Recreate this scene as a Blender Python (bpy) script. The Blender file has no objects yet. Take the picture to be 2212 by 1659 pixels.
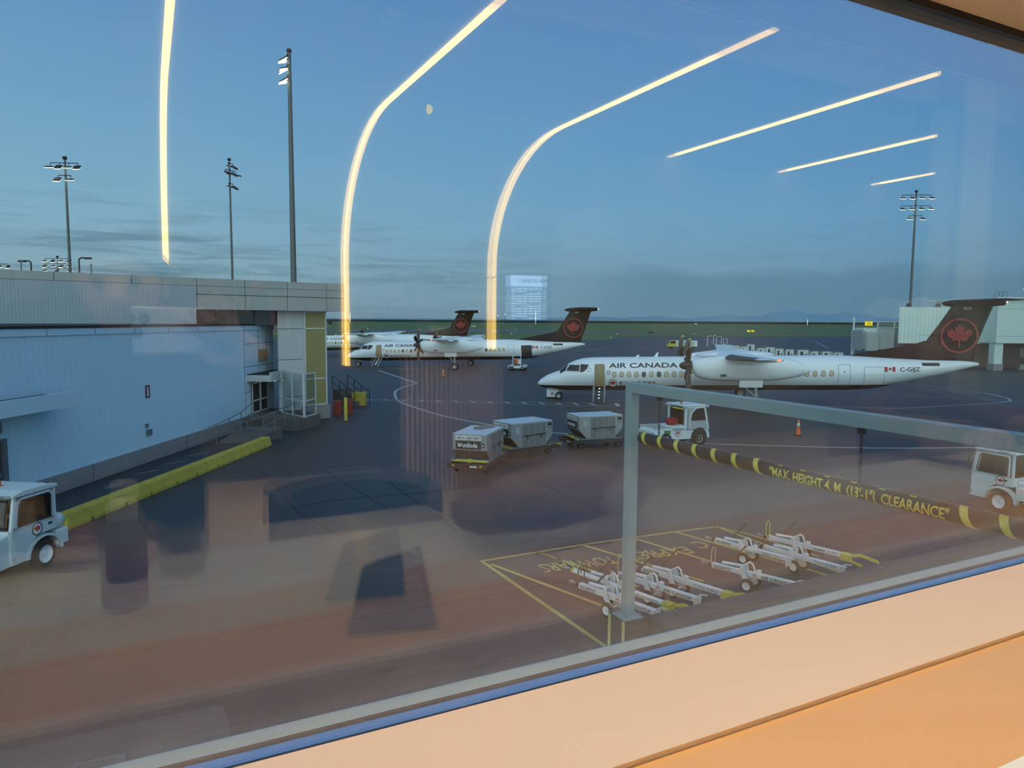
import bpy, bmesh, math, random
import numpy as np
from mathutils import Vector, Matrix, Euler
random.seed(7)
SC = bpy.context.scene
COL = SC.collection
PI = math.pi
R = math.radians

# ------------------------------------------------------------------ camera
CAMH = 6.35                       # lens height above the apron, metres
FPX = 1550.0
PITCH, ROLL = R(5.03), R(0.36)
cam_d = bpy.data.cameras.new('camera')
cam = bpy.data.objects.new('camera', cam_d)
COL.objects.link(cam)
cam_d.sensor_fit = 'HORIZONTAL'
cam_d.sensor_width = 36.0
cam_d.lens = 36.0 * FPX / 2212.0
cam_d.clip_start = 0.01
cam_d.clip_end = 60000
CM = Matrix.Rotation(PI / 2 - PITCH, 3, 'X') @ Matrix.Rotation(ROLL, 3, 'Z')
cam.matrix_world = Matrix.Translation((0, 0, CAMH)) @ CM.to_4x4()
SC.camera = cam
SC.view_settings.view_transform = 'Standard'
SC.view_settings.look = 'None'
SC.view_settings.gamma = 1.0
SC.view_settings.exposure = 0.0
SC.view_settings.use_curve_mapping = False
SC.cycles.max_bounces = 8
SC.cycles.diffuse_bounces = 3
SC.cycles.glossy_bounces = 4
SC.cycles.transmission_bounces = 4
SC.cycles.transparent_max_bounces = 24
SC.cycles.sample_clamp_indirect = 0.0
SC.cycles.caustics_reflective = False
SC.cycles.caustics_refractive = False


# the facade's own frame: u along the window, n outwards, s metres inside the glass
TH = R(27.0)
WN = Vector((-math.sin(TH), math.cos(TH), 0))
WU = Vector((math.cos(TH), math.sin(TH), 0))
GD = 0.58                         # lens to glass


def rm(u, v, s):
    """room point: u along the window, v above lens height, s metres inside the glass"""
    return Vector((0, 0, CAMH + v)) + WU * u + WN * (GD - s)


def gp(px, py, z=0.0):
    """where a sight line through the photograph meets the level z"""
    d = CM @ Vector(((px - 1106) / FPX, -(py - 829.5) / FPX, -1))
    t = (z - CAMH) / d.z
    return Vector((d.x * t, d.y * t, z))


# ------------------------------------------------------------------ sky
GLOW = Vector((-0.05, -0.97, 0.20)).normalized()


def make_world():
    w = bpy.data.worlds.new('dusk_sky')
    SC.world = w
    w.use_nodes = True
    nt = w.node_tree
    nt.nodes.clear()
    N = nt.nodes.new
    L = nt.links.new
    out = N('ShaderNodeOutputWorld')
    bg = N('ShaderNodeBackground')
    tc = N('ShaderNodeTexCoord')
    sep = N('ShaderNodeSeparateXYZ')
    L(tc.outputs['Generated'], sep.inputs[0])
    ramp = N('ShaderNodeValToRGB')
    cr = ramp.color_ramp
    stops = [(0.0, (.085, .16, .24)), (.49, (.085, .16, .24)), (.502, (.245, .40, .52)), (.53, (.265, .48, .63)),
             (.565, (.245, .52, .76)), (.62, (.185, .45, .76)), (.70, (.122, .335, .69)), (.78, (.080, .245, .59)), (1.0, (.05, .16, .43))]
    while len(cr.elements) < len(stops):
        cr.elements.new(0.5)
    for e, (p, c) in zip(cr.elements, stops):
        e.position = p
        e.color = (*c, 1)
    mr = N('ShaderNodeMapRange')
    mr.inputs['From Min'].default_value = -1
    mr.inputs['From Max'].default_value = 1
    L(sep.outputs['Z'], mr.inputs['Value'])
    L(mr.outputs[0], ramp.inputs[0])
    # paler and greener to the left, duller blue to the right
    azr = N('ShaderNodeMapRange')
    azr.inputs['From Min'].default_value = -0.55
    azr.inputs['From Max'].default_value = 0.55
    L(sep.outputs['X'], azr.inputs['Value'])
    tint = N('ShaderNodeMix')
    tint.data_type = 'RGBA'
    tint.inputs[6].default_value = (1.10, 1.02, .94, 1)
    tint.inputs[7].default_value = (.66, .78, .88, 1)
    L(azr.outputs[0], tint.inputs[0])
    mul = N('ShaderNodeMix')
    mul.data_type = 'RGBA'
    mul.blend_type = 'MULTIPLY'
    mul.inputs[0].default_value = 1
    L(ramp.outputs[0], mul.inputs[6])
    L(tint.outputs[2], mul.inputs[7])
    # thin streaky cloud low down
    mp = N('ShaderNodeMapping')
    mp.inputs['Scale'].default_value = (3.0, 3.0, 34.0)
    mp.inputs['Rotation'].default_value = (0.0, R(3), 0)
    L(tc.outputs['Generated'], mp.inputs[0])
    no = N('ShaderNodeTexNoise')
    no.inputs['Scale'].default_value = 2.2
    no.inputs['Detail'].default_value = 7
    no.inputs['Roughness'].default_value = .62
    no.inputs['Distortion'].default_value = .6
    L(mp.outputs[0], no.inputs['Vector'])
    nr = N('ShaderNodeMapRange')
    nr.inputs['From Min'].default_value = .46
    nr.inputs['From Max'].default_value = .66
    L(no.outputs[0], nr.inputs['Value'])
    band = N('ShaderNodeValToRGB')
    be = band.color_ramp.elements
    be[0].position = .500
    be[0].color = (.35, .35, .35, 1)
    be[1].position = .585
    be[1].color = (0, 0, 0, 1)
    m1 = be.new(.535)
    m1.color = (.75, .75, .75, 1)
    L(mr.outputs[0], band.inputs[0])
    left = N('ShaderNodeMapRange')
    left.inputs['From Min'].default_value = .10
    left.inputs['From Max'].default_value = -.42
    left.inputs['To Min'].default_value = .25
    L(sep.outputs['X'], left.inputs['Value'])
    k1 = N('ShaderNodeMath')
    k1.operation = 'MULTIPLY'
    L(nr.outputs[0], k1.inputs[0])
    L(band.outputs[0], k1.inputs[1])
    k2 = N('ShaderNodeMath')
    k2.operation = 'MULTIPLY'
    L(k1.outputs[0], k2.inputs[0])
    L(left.outputs[0], k2.inputs[1])
    k3 = N('ShaderNodeMath')
    k3.operation = 'MULTIPLY'
    k3.use_clamp = True
    k3.inputs[1].default_value = 1.35
    L(k2.outputs[0], k3.inputs[0])
    cl = N('ShaderNodeMix')
    cl.data_type = 'RGBA'
    cl.inputs[7].default_value = (.135, .27, .37, 1)
    L(k3.outputs[0], cl.inputs[0])
    L(mul.outputs[2], cl.inputs[6])
    # soft bank of cloud low over the hills to the right
    n2 = N('ShaderNodeTexNoise')
    n2.inputs['Scale'].default_value = 7.0
    n2.inputs['Detail'].default_value = 5
    mp2 = N('ShaderNodeMapping')
    mp2.inputs['Scale'].default_value = (1, 1, 3.0)
    L(tc.outputs['Generated'], mp2.inputs[0])
    L(mp2.outputs[0], n2.inputs['Vector'])
    ez = N('ShaderNodeMath')
    ez.operation = 'MULTIPLY_ADD'
    ez.inputs[1].default_value = .055
    ez.inputs[2].default_value = .040
    L(n2.outputs[0], ez.inputs[0])
    dz_ = N('ShaderNodeMath')
    dz_.operation = 'SUBTRACT'
    L(ez.outputs[0], dz_.inputs[0])
    L(sep.outputs['Z'], dz_.inputs[1])
    bk = N('ShaderNodeMapRange')
    bk.inputs['From Min'].default_value = -.004
    bk.inputs['From Max'].default_value = .012
    L(dz_.outputs[0], bk.inputs['Value'])
    rt = N('ShaderNodeMapRange')
    rt.inputs['From Min'].default_value = -.06
    rt.inputs['From Max'].default_value = .22
    rt.inputs['To Max'].default_value = .75
    L(sep.outputs['X'], rt.inputs['Value'])
    bm_ = N('ShaderNodeMath')
    bm_.operation = 'MULTIPLY'
    L(bk.outputs[0], bm_.inputs[0])
    L(rt.outputs[0], bm_.inputs[1])
    cl2 = N('ShaderNodeMix')
    cl2.data_type = 'RGBA'
    cl2.inputs[7].default_value = (.125, .285, .42, 1)
    L(bm_.outputs[0], cl2.inputs[0])
    L(cl.outputs[2], cl2.inputs[6])
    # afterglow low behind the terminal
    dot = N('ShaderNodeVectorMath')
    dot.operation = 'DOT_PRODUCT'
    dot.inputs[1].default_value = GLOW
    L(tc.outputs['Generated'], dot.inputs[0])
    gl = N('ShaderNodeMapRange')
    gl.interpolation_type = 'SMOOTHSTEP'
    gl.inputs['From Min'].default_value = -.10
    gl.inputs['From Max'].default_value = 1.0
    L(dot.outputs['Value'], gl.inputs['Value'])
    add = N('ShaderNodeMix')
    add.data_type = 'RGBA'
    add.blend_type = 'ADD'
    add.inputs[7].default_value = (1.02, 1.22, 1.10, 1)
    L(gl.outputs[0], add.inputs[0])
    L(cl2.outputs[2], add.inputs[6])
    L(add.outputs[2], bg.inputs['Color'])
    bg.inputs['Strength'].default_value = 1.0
    L(bg.outputs[0], out.inputs[0])


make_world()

# ------------------------------------------------------------------ materials
MATS = {}


def mat(name, col=(.5, .5, .5), rough=.6, metal=0.0, var=.10, scale=4.0, emis=None, strength=1.0, spec=None, coat=0.0, stretch=None, bump=0.0, alpha=None):
    """procedural surface: base colour broken up by noise"""
    if name in MATS:
        return MATS[name]
    m = bpy.data.materials.new(name)
    m.use_nodes = True
    nt = m.node_tree
    b = nt.nodes['Principled BSDF']
    N = nt.nodes.new
    L = nt.links.new
    tc = N('ShaderNodeTexCoord')
    no = N('ShaderNodeTexNoise')
    no.inputs['Scale'].default_value = scale
    no.inputs['Detail'].default_value = 4
    if stretch:
        mp = N('ShaderNodeMapping')
        mp.inputs['Scale'].default_value = stretch
        L(tc.outputs['Object'], mp.inputs[0])
        L(mp.outputs[0], no.inputs['Vector'])
    else:
        L(tc.outputs['Object'], no.inputs['Vector'])
    mix = N('ShaderNodeMix')
    mix.data_type = 'RGBA'
    mix.inputs[6].default_value = (*[c * (1 - var) for c in col], 1)
    mix.inputs[7].default_value = (*[min(1, c * (1 + var)) for c in col], 1)
    L(no.outputs[0], mix.inputs[0])
    L(mix.outputs[2], b.inputs['Base Color'])
    b.inputs['Roughness'].default_value = rough
    b.inputs['Metallic'].default_value = metal
    if spec is not None:
        b.inputs['Specular IOR Level'].default_value = spec
    if coat:
        b.inputs['Coat Weight'].default_value = coat
        b.inputs['Coat Roughness'].default_value = .08
    if emis:
        b.inputs['Emission Color'].default_value = (*emis, 1)
        b.inputs['Emission Strength'].default_value = strength
    if bump:
        bp = N('ShaderNodeBump')
        bp.inputs['Strength'].default_value = bump
        L(no.outputs[0], bp.inputs['Height'])
        L(bp.outputs[0], b.inputs['Normal'])
    MATS[name] = m
    return m


def nodes_of(m):
    return m.node_tree.nodes, m.node_tree.links, m.node_tree.nodes['Principled BSDF']


def glass_pane(name, tint, refl):
    """clear float glass: thin-sheet Fresnel split of what is behind and what is mirrored"""
    m = bpy.data.materials.new(name)
    m.use_nodes = True
    nt = m.node_tree
    nt.nodes.clear()
    N = nt.nodes.new
    L = nt.links.new
    out = N('ShaderNodeOutputMaterial')
    tr = N('ShaderNodeBsdfTransparent')
    tr.inputs[0].default_value = (*tint, 1)
    gl = N('ShaderNodeBsdfGlossy')
    gl.inputs['Color'].default_value = (*refl, 1)
    gl.inputs['Roughness'].default_value = 0.0
    lw = N('ShaderNodeLayerWeight')
    lw.inputs['Blend'].default_value = .5
    pw = N('ShaderNodeMath')
    pw.operation = 'POWER'
    pw.inputs[1].default_value = 5.0
    L(lw.outputs['Facing'], pw.inputs[0])
    ma = N('ShaderNodeMath')
    ma.operation = 'MULTIPLY_ADD'
    ma.inputs[1].default_value = .942
    ma.inputs[2].default_value = .058
    L(pw.outputs[0], ma.inputs[0])
    mx = N('ShaderNodeMixShader')
    L(ma.outputs[0], mx.inputs[0])
    L(tr.outputs[0], mx.inputs[1])
    L(gl.outputs[0], mx.inputs[2])
    L(mx.outputs[0], out.inputs[0])
    MATS[name] = m
    return m


def emit(name, col, strength):
    if name in MATS:
        return MATS[name]
    m = bpy.data.materials.new(name)
    m.use_nodes = True
    nt = m.node_tree
    nt.nodes.clear()
    out = nt.nodes.new('ShaderNodeOutputMaterial')
    e = nt.nodes.new('ShaderNodeEmission')
    e.inputs[0].default_value = (*col, 1)
    e.inputs[1].default_value = strength
    nt.links.new(e.outputs[0], out.inputs[0])
    MATS[name] = m
    return m


# ------------------------------------------------------------------ mesh builder
class MB:
    def __init__(self):
        self.v = []
        self.f = []

    def add(self, vs, fs):
        o = len(self.v)
        self.v += [Vector(p) for p in vs]
        self.f += [tuple(i + o for i in f) for f in fs]
        return self

    def box(self, c, s, rot=None, taper=1.0):
        x, y, z = s[0] / 2, s[1] / 2, s[2] / 2
        vs = [Vector((sx * x * (taper if sz > 0 else 1), sy * y * (taper if sz > 0 else 1), sz * z)) for sz in (-1, 1) for sy in (-1, 1) for sx in (-1, 1)]
        if rot is not None:
            M = Euler(rot).to_matrix()
            vs = [M @ p for p in vs]
        c = Vector(c)
        return self.add([p + c for p in vs], [(0, 2, 3, 1), (4, 5, 7, 6), (0, 1, 5, 4), (2, 6, 7, 3), (0, 4, 6, 2), (1, 3, 7, 5)])

    def span(self, a, b):
        """box between two opposite corners"""
        return self.box([(p + q) / 2 for p, q in zip(a, b)], [abs(p - q) for p, q in zip(a, b)])

    def bar(self, a, b, w, h=None, up=(0, 0, 1)):
        """square bar from a to b"""
        a, b = Vector(a), Vector(b)
        h = w if h is None else h
        d = (b - a).normalized()
        up = Vector(up)
        if abs(d.dot(up)) > .99:
            up = Vector((1, 0, 0))
        s = d.cross(up).normalized()
        t = s.cross(d).normalized()
        vs = [p + s * (i * w / 2) + t * (j * h / 2) for p in (a, b) for i, j in ((-1, -1), (1, -1), (1, 1), (-1, 1))]
        return self.add(vs, [(3, 2, 1, 0), (4, 5, 6, 7), (0, 1, 5, 4), (1, 2, 6, 5), (2, 3, 7, 6), (3, 0, 4, 7)])

    def cyl(self, a, b, r0, r1=None, n=16, caps=True):
        a, b = Vector(a), Vector(b)
        r1 = r0 if r1 is None else r1
        d = (b - a).normalized()
        up = Vector((0, 0, 1)) if abs(d.z) < .95 else Vector((1, 0, 0))
        s = d.cross(up).normalized()
        t = s.cross(d)
        vs = []
        for p, r in ((a, r0), (b, r1)):
            for k in range(n):
                q = 2 * PI * k / n
                vs.append(p + s * (r * math.cos(q)) + t * (r * math.sin(q)))
        fs = [(k, (k + 1) % n, n + (k + 1) % n, n + k) for k in range(n)]
        if caps:
            fs += [tuple(range(n - 1, -1, -1)), tuple(range(n, 2 * n))]
        return self.add(vs, fs)

    def tube(self, pts, r, n=8, caps=True):
        pts = [Vector(p) for p in pts]
        rings = []
        prev = None
        for i, p in enumerate(pts):
            d = (pts[min(i + 1, len(pts) - 1)] - pts[max(i - 1, 0)]).normalized()
            if prev is None:
                up = Vector((0, 0, 1)) if abs(d.z) < .9 else Vector((1, 0, 0))
                s = d.cross(up).normalized()
            else:
                s = (prev - d * prev.dot(d)).normalized()
            prev = s
            t = s.cross(d)
            rr = r[i] if isinstance(r, (list, tuple)) else r
            rings.append([p + s * (rr * math.cos(2 * PI * k / n)) + t * (rr * math.sin(2 * PI * k / n)) for k in range(n)])
        return self.loft(rings, caps)

    def loft(self, rings, caps=True, closed=True):
        n = len(rings[0])
        vs = [p for r in rings for p in r]
        fs = []
        for i in range(len(rings) - 1):
            for k in range(n if closed else n - 1):
                a, b = i * n + k, i * n + (k + 1) % n
                fs.append((a, b, b + n, a + n))
        if caps and closed:
            fs += [tuple(range(n - 1, -1, -1)), tuple(range((len(rings) - 1) * n, len(rings) * n))]
        return self.add(vs, fs)

    def lathe(self, prof, c=(0, 0, 0), axis='Z', n=24, caps=True):
        """prof: (radius, height) pairs"""
        c = Vector(c)
        rings = []
        for r, h in prof:
            r = max(r, 1e-4)
            ring = []
            for k in range(n):
                q = 2 * PI * k / n
                a, b = r * math.cos(q), r * math.sin(q)
                p = {'Z': (a, b, h), 'X': (h, a, b), 'Y': (b, h, a)}[axis]
                ring.append(c + Vector(p))
            rings.append(ring)
        return self.loft(rings, caps)

    def prism(self, poly, axis, a, b):
        """poly in the plane across axis: 'X' -> (y,z), 'Y' -> (x,z), 'Z' -> (x,y)"""
        def P(p, h):
            return {'X': (h, p[0], p[1]), 'Y': (p[0], h, p[1]), 'Z': (p[0], p[1], h)}[axis]
        n = len(poly)
        vs = [P(p, a) for p in poly] + [P(p, b) for p in poly]
        fs = [(k, (k + 1) % n, n + (k + 1) % n, n + k) for k in range(n)] + [tuple(range(n - 1, -1, -1)), tuple(range(n, 2 * n))]
        return self.add(vs, fs)

    def ball(self, c, r, n=12, m=8, sq=(1, 1, 1)):
        c = Vector(c)
        rings = []
        for i in range(m + 1):
            a = -PI / 2 + PI * i / m
            rr = max(math.cos(a), 1e-3)
            rings.append([c + Vector((r * sq[0] * rr * math.cos(2 * PI * k / n), r * sq[1] * rr * math.sin(2 * PI * k / n), r * sq[2] * math.sin(a))) for k in range(n)])
        return self.loft(rings)

    def build(self, name, material, parent=None, bevel=0.0, smooth=False, seg=2, auto=None):
        me = bpy.data.meshes.new(name)
        me.from_pydata([tuple(p) for p in self.v], [], self.f)
        bm = bmesh.new()
        bm.from_mesh(me)
        bmesh.ops.recalc_face_normals(bm, faces=bm.faces)
        bm.to_mesh(me)
        bm.free()
        if material is not None:
            me.materials.append(material)
        if smooth:
            me.polygons.foreach_set('use_smooth', [True] * len(me.polygons))
            if auto:
                try:
                    me.set_sharp_from_angle(angle=R(auto))
                except Exception:
                    pass
        o = bpy.data.objects.new(name, me)
        COL.objects.link(o)
        if parent is not None:
            o.parent = parent
        if bevel:
            md = o.modifiers.new('bevel', 'BEVEL')
            md.width = bevel
            md.segments = seg
            md.limit_method = 'ANGLE'
            md.angle_limit = R(40)
        return o


def tag(o, label=None, cat=None, group=None, kind=None):
    if label:
        o['label'] = label
    if cat:
        o['category'] = cat
    if group:
        o['group'] = group
    if kind:
        o['kind'] = kind
    return o


def thing(name, label, cat, loc=(0, 0, 0), rz=0.0, group=None):
    o = bpy.data.objects.new(name, None)
    o.empty_display_size = .2
    COL.objects.link(o)
    o.location = loc
    o.rotation_euler = (0, 0, rz)
    return tag(o, label, cat, group)


def struct(o):
    o['kind'] = 'structure'
    return o


def kids(o):
    return [c for c in bpy.data.objects if c.parent == o]


def copy_tree(o, parent=None):
    c = o.copy()
    COL.objects.link(c)
    if parent is not None:
        c.parent = parent
    for ch in list(o.children):
        copy_tree(ch, c)
    return c


# ------------------------------------------------------------------ lettering and the round leaf emblem
def text_polys(s, size=1.0, bold=0.0, align='LEFT', space=1.0):
    """lettering as flat 2-D polygons from Blender's own font, cap height = size"""
    cu = bpy.data.curves.new('letters', 'FONT')
    cu.body = s
    cu.size = size / 0.73
    cu.offset = bold * size
    cu.space_character = space
    cu.align_x = align
    cu.resolution_u = 3
    ob = bpy.data.objects.new('letters', cu)
    me = ob.to_mesh()
    vs = [(v.co.x, v.co.y) for v in me.vertices]
    fs = [tuple(p.vertices) for p in me.polygons]
    ob.to_mesh_clear()
    bpy.data.objects.remove(ob)
    bpy.data.curves.remove(cu)
    return vs, fs


def fit_text(s, width, height, bold=0.0):
    """lettering scaled to an exact width and cap height, origin at its lower left"""
    vs, fs = text_polys(s, 1.0, bold)
    x0, x1 = min(p[0] for p in vs), max(p[0] for p in vs)
    k = width / max(x1 - x0, 1e-6)
    return [((p[0] - x0) * k, p[1] * height) for p in vs], fs


LEAF = [(0, 1), (.17, .66), (.40, .77), (.31, .30), (.60, .60), (.67, .46), (.98, .50), (.88, .22), (1.0, .10), (.52, -.27), (.58, -.46), (.06, -.38), (.05, -.95), (-.05, -.95), (-.06, -.38), (-.58, -.46), (-.52, -.27), (-1.0, .10), (-.88, .22), (-.98, .50), (-.67, .46), (-.60, .60), (-.31, .30), (-.40, .77), (-.17, .66)]


def leaf_polys(r):
    vs = [(0, 0)] + [(x * r, y * r) for x, y in LEAF]
    n = len(LEAF)
    return vs, [(0, 1 + k, 1 + (k + 1) % n) for k in range(n)]


def disc_polys(r, n=32):
    return [(0, 0)] + [(r * math.cos(2 * PI * k / n), r * math.sin(2 * PI * k / n)) for k in range(n)], [(0, 1 + k, 1 + (k + 1) % n) for k in range(n)]


def ring_polys(r0, r1, n=40):
    vs = [(r * math.cos(2 * PI * k / n), r * math.sin(2 * PI * k / n)) for r in (r0, r1) for k in range(n)]
    return vs, [(k, (k + 1) % n, n + (k + 1) % n, n + k) for k in range(n)]


def flat(polys, fn, name, material, parent=None, off=0.0):
    """polygons mapped into 3-D by fn(x, y, off)"""
    vs, fs = polys
    me = bpy.data.meshes.new(name)
    me.from_pydata([tuple(fn(x, y, off)) for x, y in vs], [], fs)
    me.materials.append(material)
    o = bpy.data.objects.new(name, me)
    COL.objects.link(o)
    if parent is not None:
        o.parent = parent
    return o


def face_fn(origin, right, up):
    """a mapping onto a flat face"""
    o, r, u = Vector(origin), Vector(right).normalized(), Vector(up).normalized()
    n = r.cross(u)
    return lambda x, y, off: o + r * x + u * y + n * off


def roundel(fn, r, parent, off=.004, leaf='emblem_red', ringm='ink', discm='paint_white', name='roundel'):
    """white disc, dark ring and red maple leaf"""
    b = flat(disc_polys(r), fn, name, MATS[discm], parent, off)
    flat(ring_polys(r * .84, r), fn, 'roundel_ring', MATS[ringm], b, off * 2)
    flat(leaf_polys(r * .66), fn, 'maple_leaf', MATS[leaf], b, off * 2)
    return b


mat('paint_white', (.70, .76, .76), .35, var=.05, scale=3)
mat('paint_cream', (.62, .70, .66), .45, var=.07, scale=3)
mat('ink', (.015, .016, .02), .5, var=.1)
mat('emblem_red', (.42, .02, .02), .45, var=.06)
mat('rubber', (.012, .012, .013), .8, var=.2)
mat('black_metal', (.02, .02, .022), .5, var=.2)
mat('steel', (.38, .40, .41), .35, .8, var=.15)
mat('dark_steel', (.06, .065, .07), .5, .5, var=.2)
mat('hazard_yellow', (.52, .46, .05), .6, var=.1)
mat('sign_yellow', (.75, .66, .03), .5, var=.05)
mat('dark_glass', (.02, .024, .028), .08, var=.05)
mat('orange', (.72, .12, .03), .5, var=.08)
mat('red_cloth', (.30, .012, .015), .8, var=.25, scale=9)
mat('lamp_amber', (.55, .12, .02), .3, var=.05)
emit('lamp_white', (.95, 1.0, .72), 4.0)
emit('lamp_warm', (1.0, .80, .35), 3.0)
emit('lamp_red', (1.0, .15, .06), 4.0)
# ================================================================== THE APRON AND WHAT LIES BEYOND
def asphalt():
    m = mat('asphalt', (.040, .045, .052), .55, var=.1)
    nt = m.node_tree
    N, L, b = nodes_of(m)
    tc = N.new('ShaderNodeTexCoord')
    acc = None
    cols = []
    for sc_, lo, hi in ((.05, .80, 1.25), (.9, .88, 1.12), (14, .9, 1.1)):
        n = N.new('ShaderNodeTexNoise')
        n.inputs['Scale'].default_value = sc_
        n.inputs['Detail'].default_value = 5
        L.new(tc.outputs['Object'], n.inputs['Vector'])
        mr = N.new('ShaderNodeMapRange')
        mr.inputs['From Min'].default_value = .3
        mr.inputs['From Max'].default_value = .7
        mr.inputs['To Min'].default_value = lo
        mr.inputs['To Max'].default_value = hi
        L.new(n.outputs[0], mr.inputs['Value'])
        cols.append(mr)
    a = N.new('ShaderNodeMath')
    a.operation = 'MULTIPLY'
    L.new(cols[0].outputs[0], a.inputs[0])
    L.new(cols[1].outputs[0], a.inputs[1])
    a2 = N.new('ShaderNodeMath')
    a2.operation = 'MULTIPLY'
    L.new(a.outputs[0], a2.inputs[0])
    L.new(cols[2].outputs[0], a2.inputs[1])
    v = N.new('ShaderNodeVectorMath')
    v.operation = 'SCALE'
    v.inputs[0].default_value = (.033, .038, .042)
    L.new(a2.outputs[0], v.inputs['Scale'])
    L.new(v.outputs[0], b.inputs['Base Color'])
    b.inputs['Specular IOR Level'].default_value = .35
    return m


asphalt()
mat('grass', (.075, .135, .035), .9, var=.25, scale=.02)
mat('taxiway_asphalt', (.10, .105, .12), .7, var=.15, scale=.02)
mat('line_white', (.36, .38, .39), .7, var=.25, scale=2)
mat('line_yellow', (.40, .36, .10), .7, var=.25, scale=3)
mat('joint_tar', (.010, .011, .013), .8, var=.2)
mat('concrete', (.25, .25, .24), .85, var=.22, scale=1.5)
mat('concrete_dark', (.10, .095, .09), .9, var=.25, scale=2)
mat('slab_concrete', (.085, .09, .085), .8, var=.15, scale=2)

ap = bpy.data.objects.new('apron_ground', None)
COL.objects.link(ap)
struct(ap)
MB().add([(-900, -25, 0), (900, -25, 0), (900, 420, 0), (-900, 420, 0)], [(0, 1, 2, 3)]).build('asphalt', MATS['asphalt'], ap)


def poly_ground(name, pts, z, m, parent=None):
    return MB().add([Vector((p[0], p[1], z)) for p in pts], [tuple(range(len(pts)))]).build(name, m, parent)


# airfield: grass, taxiway, far shore, hills
gr = poly_ground('airfield_grass', [gp(600, 733), gp(850, 733), gp(1120, 733.5), gp(1315, 735.5), gp(1335, 727.5), gp(1900, 727.5), gp(2700, 733), Vector((2400, 2600, 0)), Vector((-2400, 2600, 0)), Vector((-900, 300, 0))], .03, MATS['grass'])
tag(gr, kind='stuff')
struct(poly_ground('taxiway_surface', [Vector((-2000, 700, 0)), gp(700, 712), gp(1090, 712.5), gp(1330, 718.5), gp(1500, 723), gp(1120, 719), gp(900, 717.5), gp(700, 716), Vector((-2000, 520, 0))], .10, MATS['taxiway_asphalt']))
struct(poly_ground('taxiway_surface', [gp(1330, 715.3), gp(2300, 718), gp(2300, 721), gp(1900, 719.5), gp(1330, 716.6)], .10, MATS['taxiway_asphalt']))
struct(MB().box((0, 2150, .4), (6000, 26, .5)).build('perimeter_road', mat('road_pale', (.16, .17, .17), .8)))
struct(MB().box((0, 2700, 4.0), (9000, 500, 8)).build('shore_land', mat('shore_dark', (.030, .040, .030), .95, var=.3, scale=.01)))
rnd = random.Random(5)
rid = []
n = 160
for k in range(n):
    x = -9000 + 26000 * k / (n - 1)
    w = max(0, min(1, (x + 500) / 9000))
    h = 60 + 260 * w * (.75 + .25 * math.sin(x * .0009) + .22 * math.sin(x * .0031 + 1) + .10 * math.sin(x * .009)) + rnd.uniform(-6, 6)
    rid.append((x, max(20, h)))
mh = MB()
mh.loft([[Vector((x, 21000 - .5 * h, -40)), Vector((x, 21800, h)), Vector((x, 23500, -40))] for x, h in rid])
struct(mh.build('distant_hills', mat('hill_haze', (.20, .33, .42), 1.0, var=.06, scale=.0006, spec=0)))  # aerial haze put into the hills' base colour
tl = MB()
for k in range(46):
    x = -310 - k * 5.2 + rnd.uniform(-2, 2)
    h = rnd.uniform(5, 9.5) * (1 if k > 6 else .7)
    tl.ball((x + 60, 1000 + rnd.uniform(-10, 10), h * .5), h * .62, 7, 5, (.8, .8, 1))
o = tl.build('treeline', mat('tree_dark', (.03, .035, .025), .95, var=.4, scale=.2))
tag(o, 'dark clumps of trees at the edge of the airfield', 'trees', kind='stuff')


# painted lines
def line(name, pts, w, m, z=.006):
    pts = [Vector((p[0], p[1], 0)) for p in pts]
    L_, R_ = [], []
    for i, p in enumerate(pts):
        d = (pts[min(i + 1, len(pts) - 1)] - pts[max(i - 1, 0)]).normalized()
        s = Vector((-d.y, d.x, 0)) * w / 2
        L_.append(p + s + Vector((0, 0, z)))
        R_.append(p - s + Vector((0, 0, z)))
    n = len(pts)
    o = MB().add(L_ + R_, [(i, i + 1, n + i + 1, n + i) for i in range(n - 1)]).build(name, MATS[m], ap)
    return o


def smooth(pts, k=6):
    out = []
    n = len(pts)
    for i in range(n - 1):
        p0, p1, p2, p3 = pts[max(i - 1, 0)], pts[i], pts[i + 1], pts[min(i + 2, n - 1)]
        for j in range(k):
            t = j / k
            out.append(.5 * ((2 * p1) + (p2 - p0) * t + (2 * p0 - 5 * p1 + 4 * p2 - p3) * t * t + (3 * p1 - p0 - 3 * p2 + p3) * t ** 3))
    return out + [pts[-1]]


def G(*q):
    return [gp(x, y) for x, y in q]


line('painted_line', G((817, 800), (901, 828)), .30, 'line_white')
line('painted_line', smooth(G((903, 828), (876, 835), (857, 843), (853, 852), (859, 865), (873, 872), (917, 887), (968, 901), (1060, 918), (1130, 928), (1200, 935), (1290, 943), (1377, 950), (1529, 958.5), (1600, 961), (1866, 967.8), (2106, 967), (2260, 963))), .24, 'line_white')
line('painted_line', G((770, 861.5), (1000, 867), (1335, 871.5)), .13, 'line_white')
line('painted_line', G((770, 863.5), (1000, 870.5), (1337, 878)), .13, 'line_white')
line('painted_line', G((1331, 871.5), (1336, 878)), .35, 'line_white')
for k in range(14):
    t = k / 14
    x = 795 + 515 * t
    line('painted_line', G((x, 861.8 + 9.8 * t), (x + 6 + 9 * t, 864.2 + 13 * t)), .22, 'line_white')
line('painted_line', G((1215, 862), (1351, 866), (1533, 870.5), (1700, 874)), .13, 'line_white')
line('painted_line', G((1800, 842), (1848, 846), (2212, 869), (2300, 875)), .13, 'line_white')
line('painted_line', smooth(G((1930, 827), (2007, 834), (2126, 849.4), (2168, 858), (2182, 864), (2168, 869), (2063, 875.5), (1944, 882), (1813, 878.7), (1600, 873))), .20, 'line_white')
line('painted_line', G((1110, 776), (1215, 789), (1300, 800)), .14, 'line_white')
line('painted_line', G((860, 797), (1000, 797), (1210, 798)), .14, 'line_white')
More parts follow.
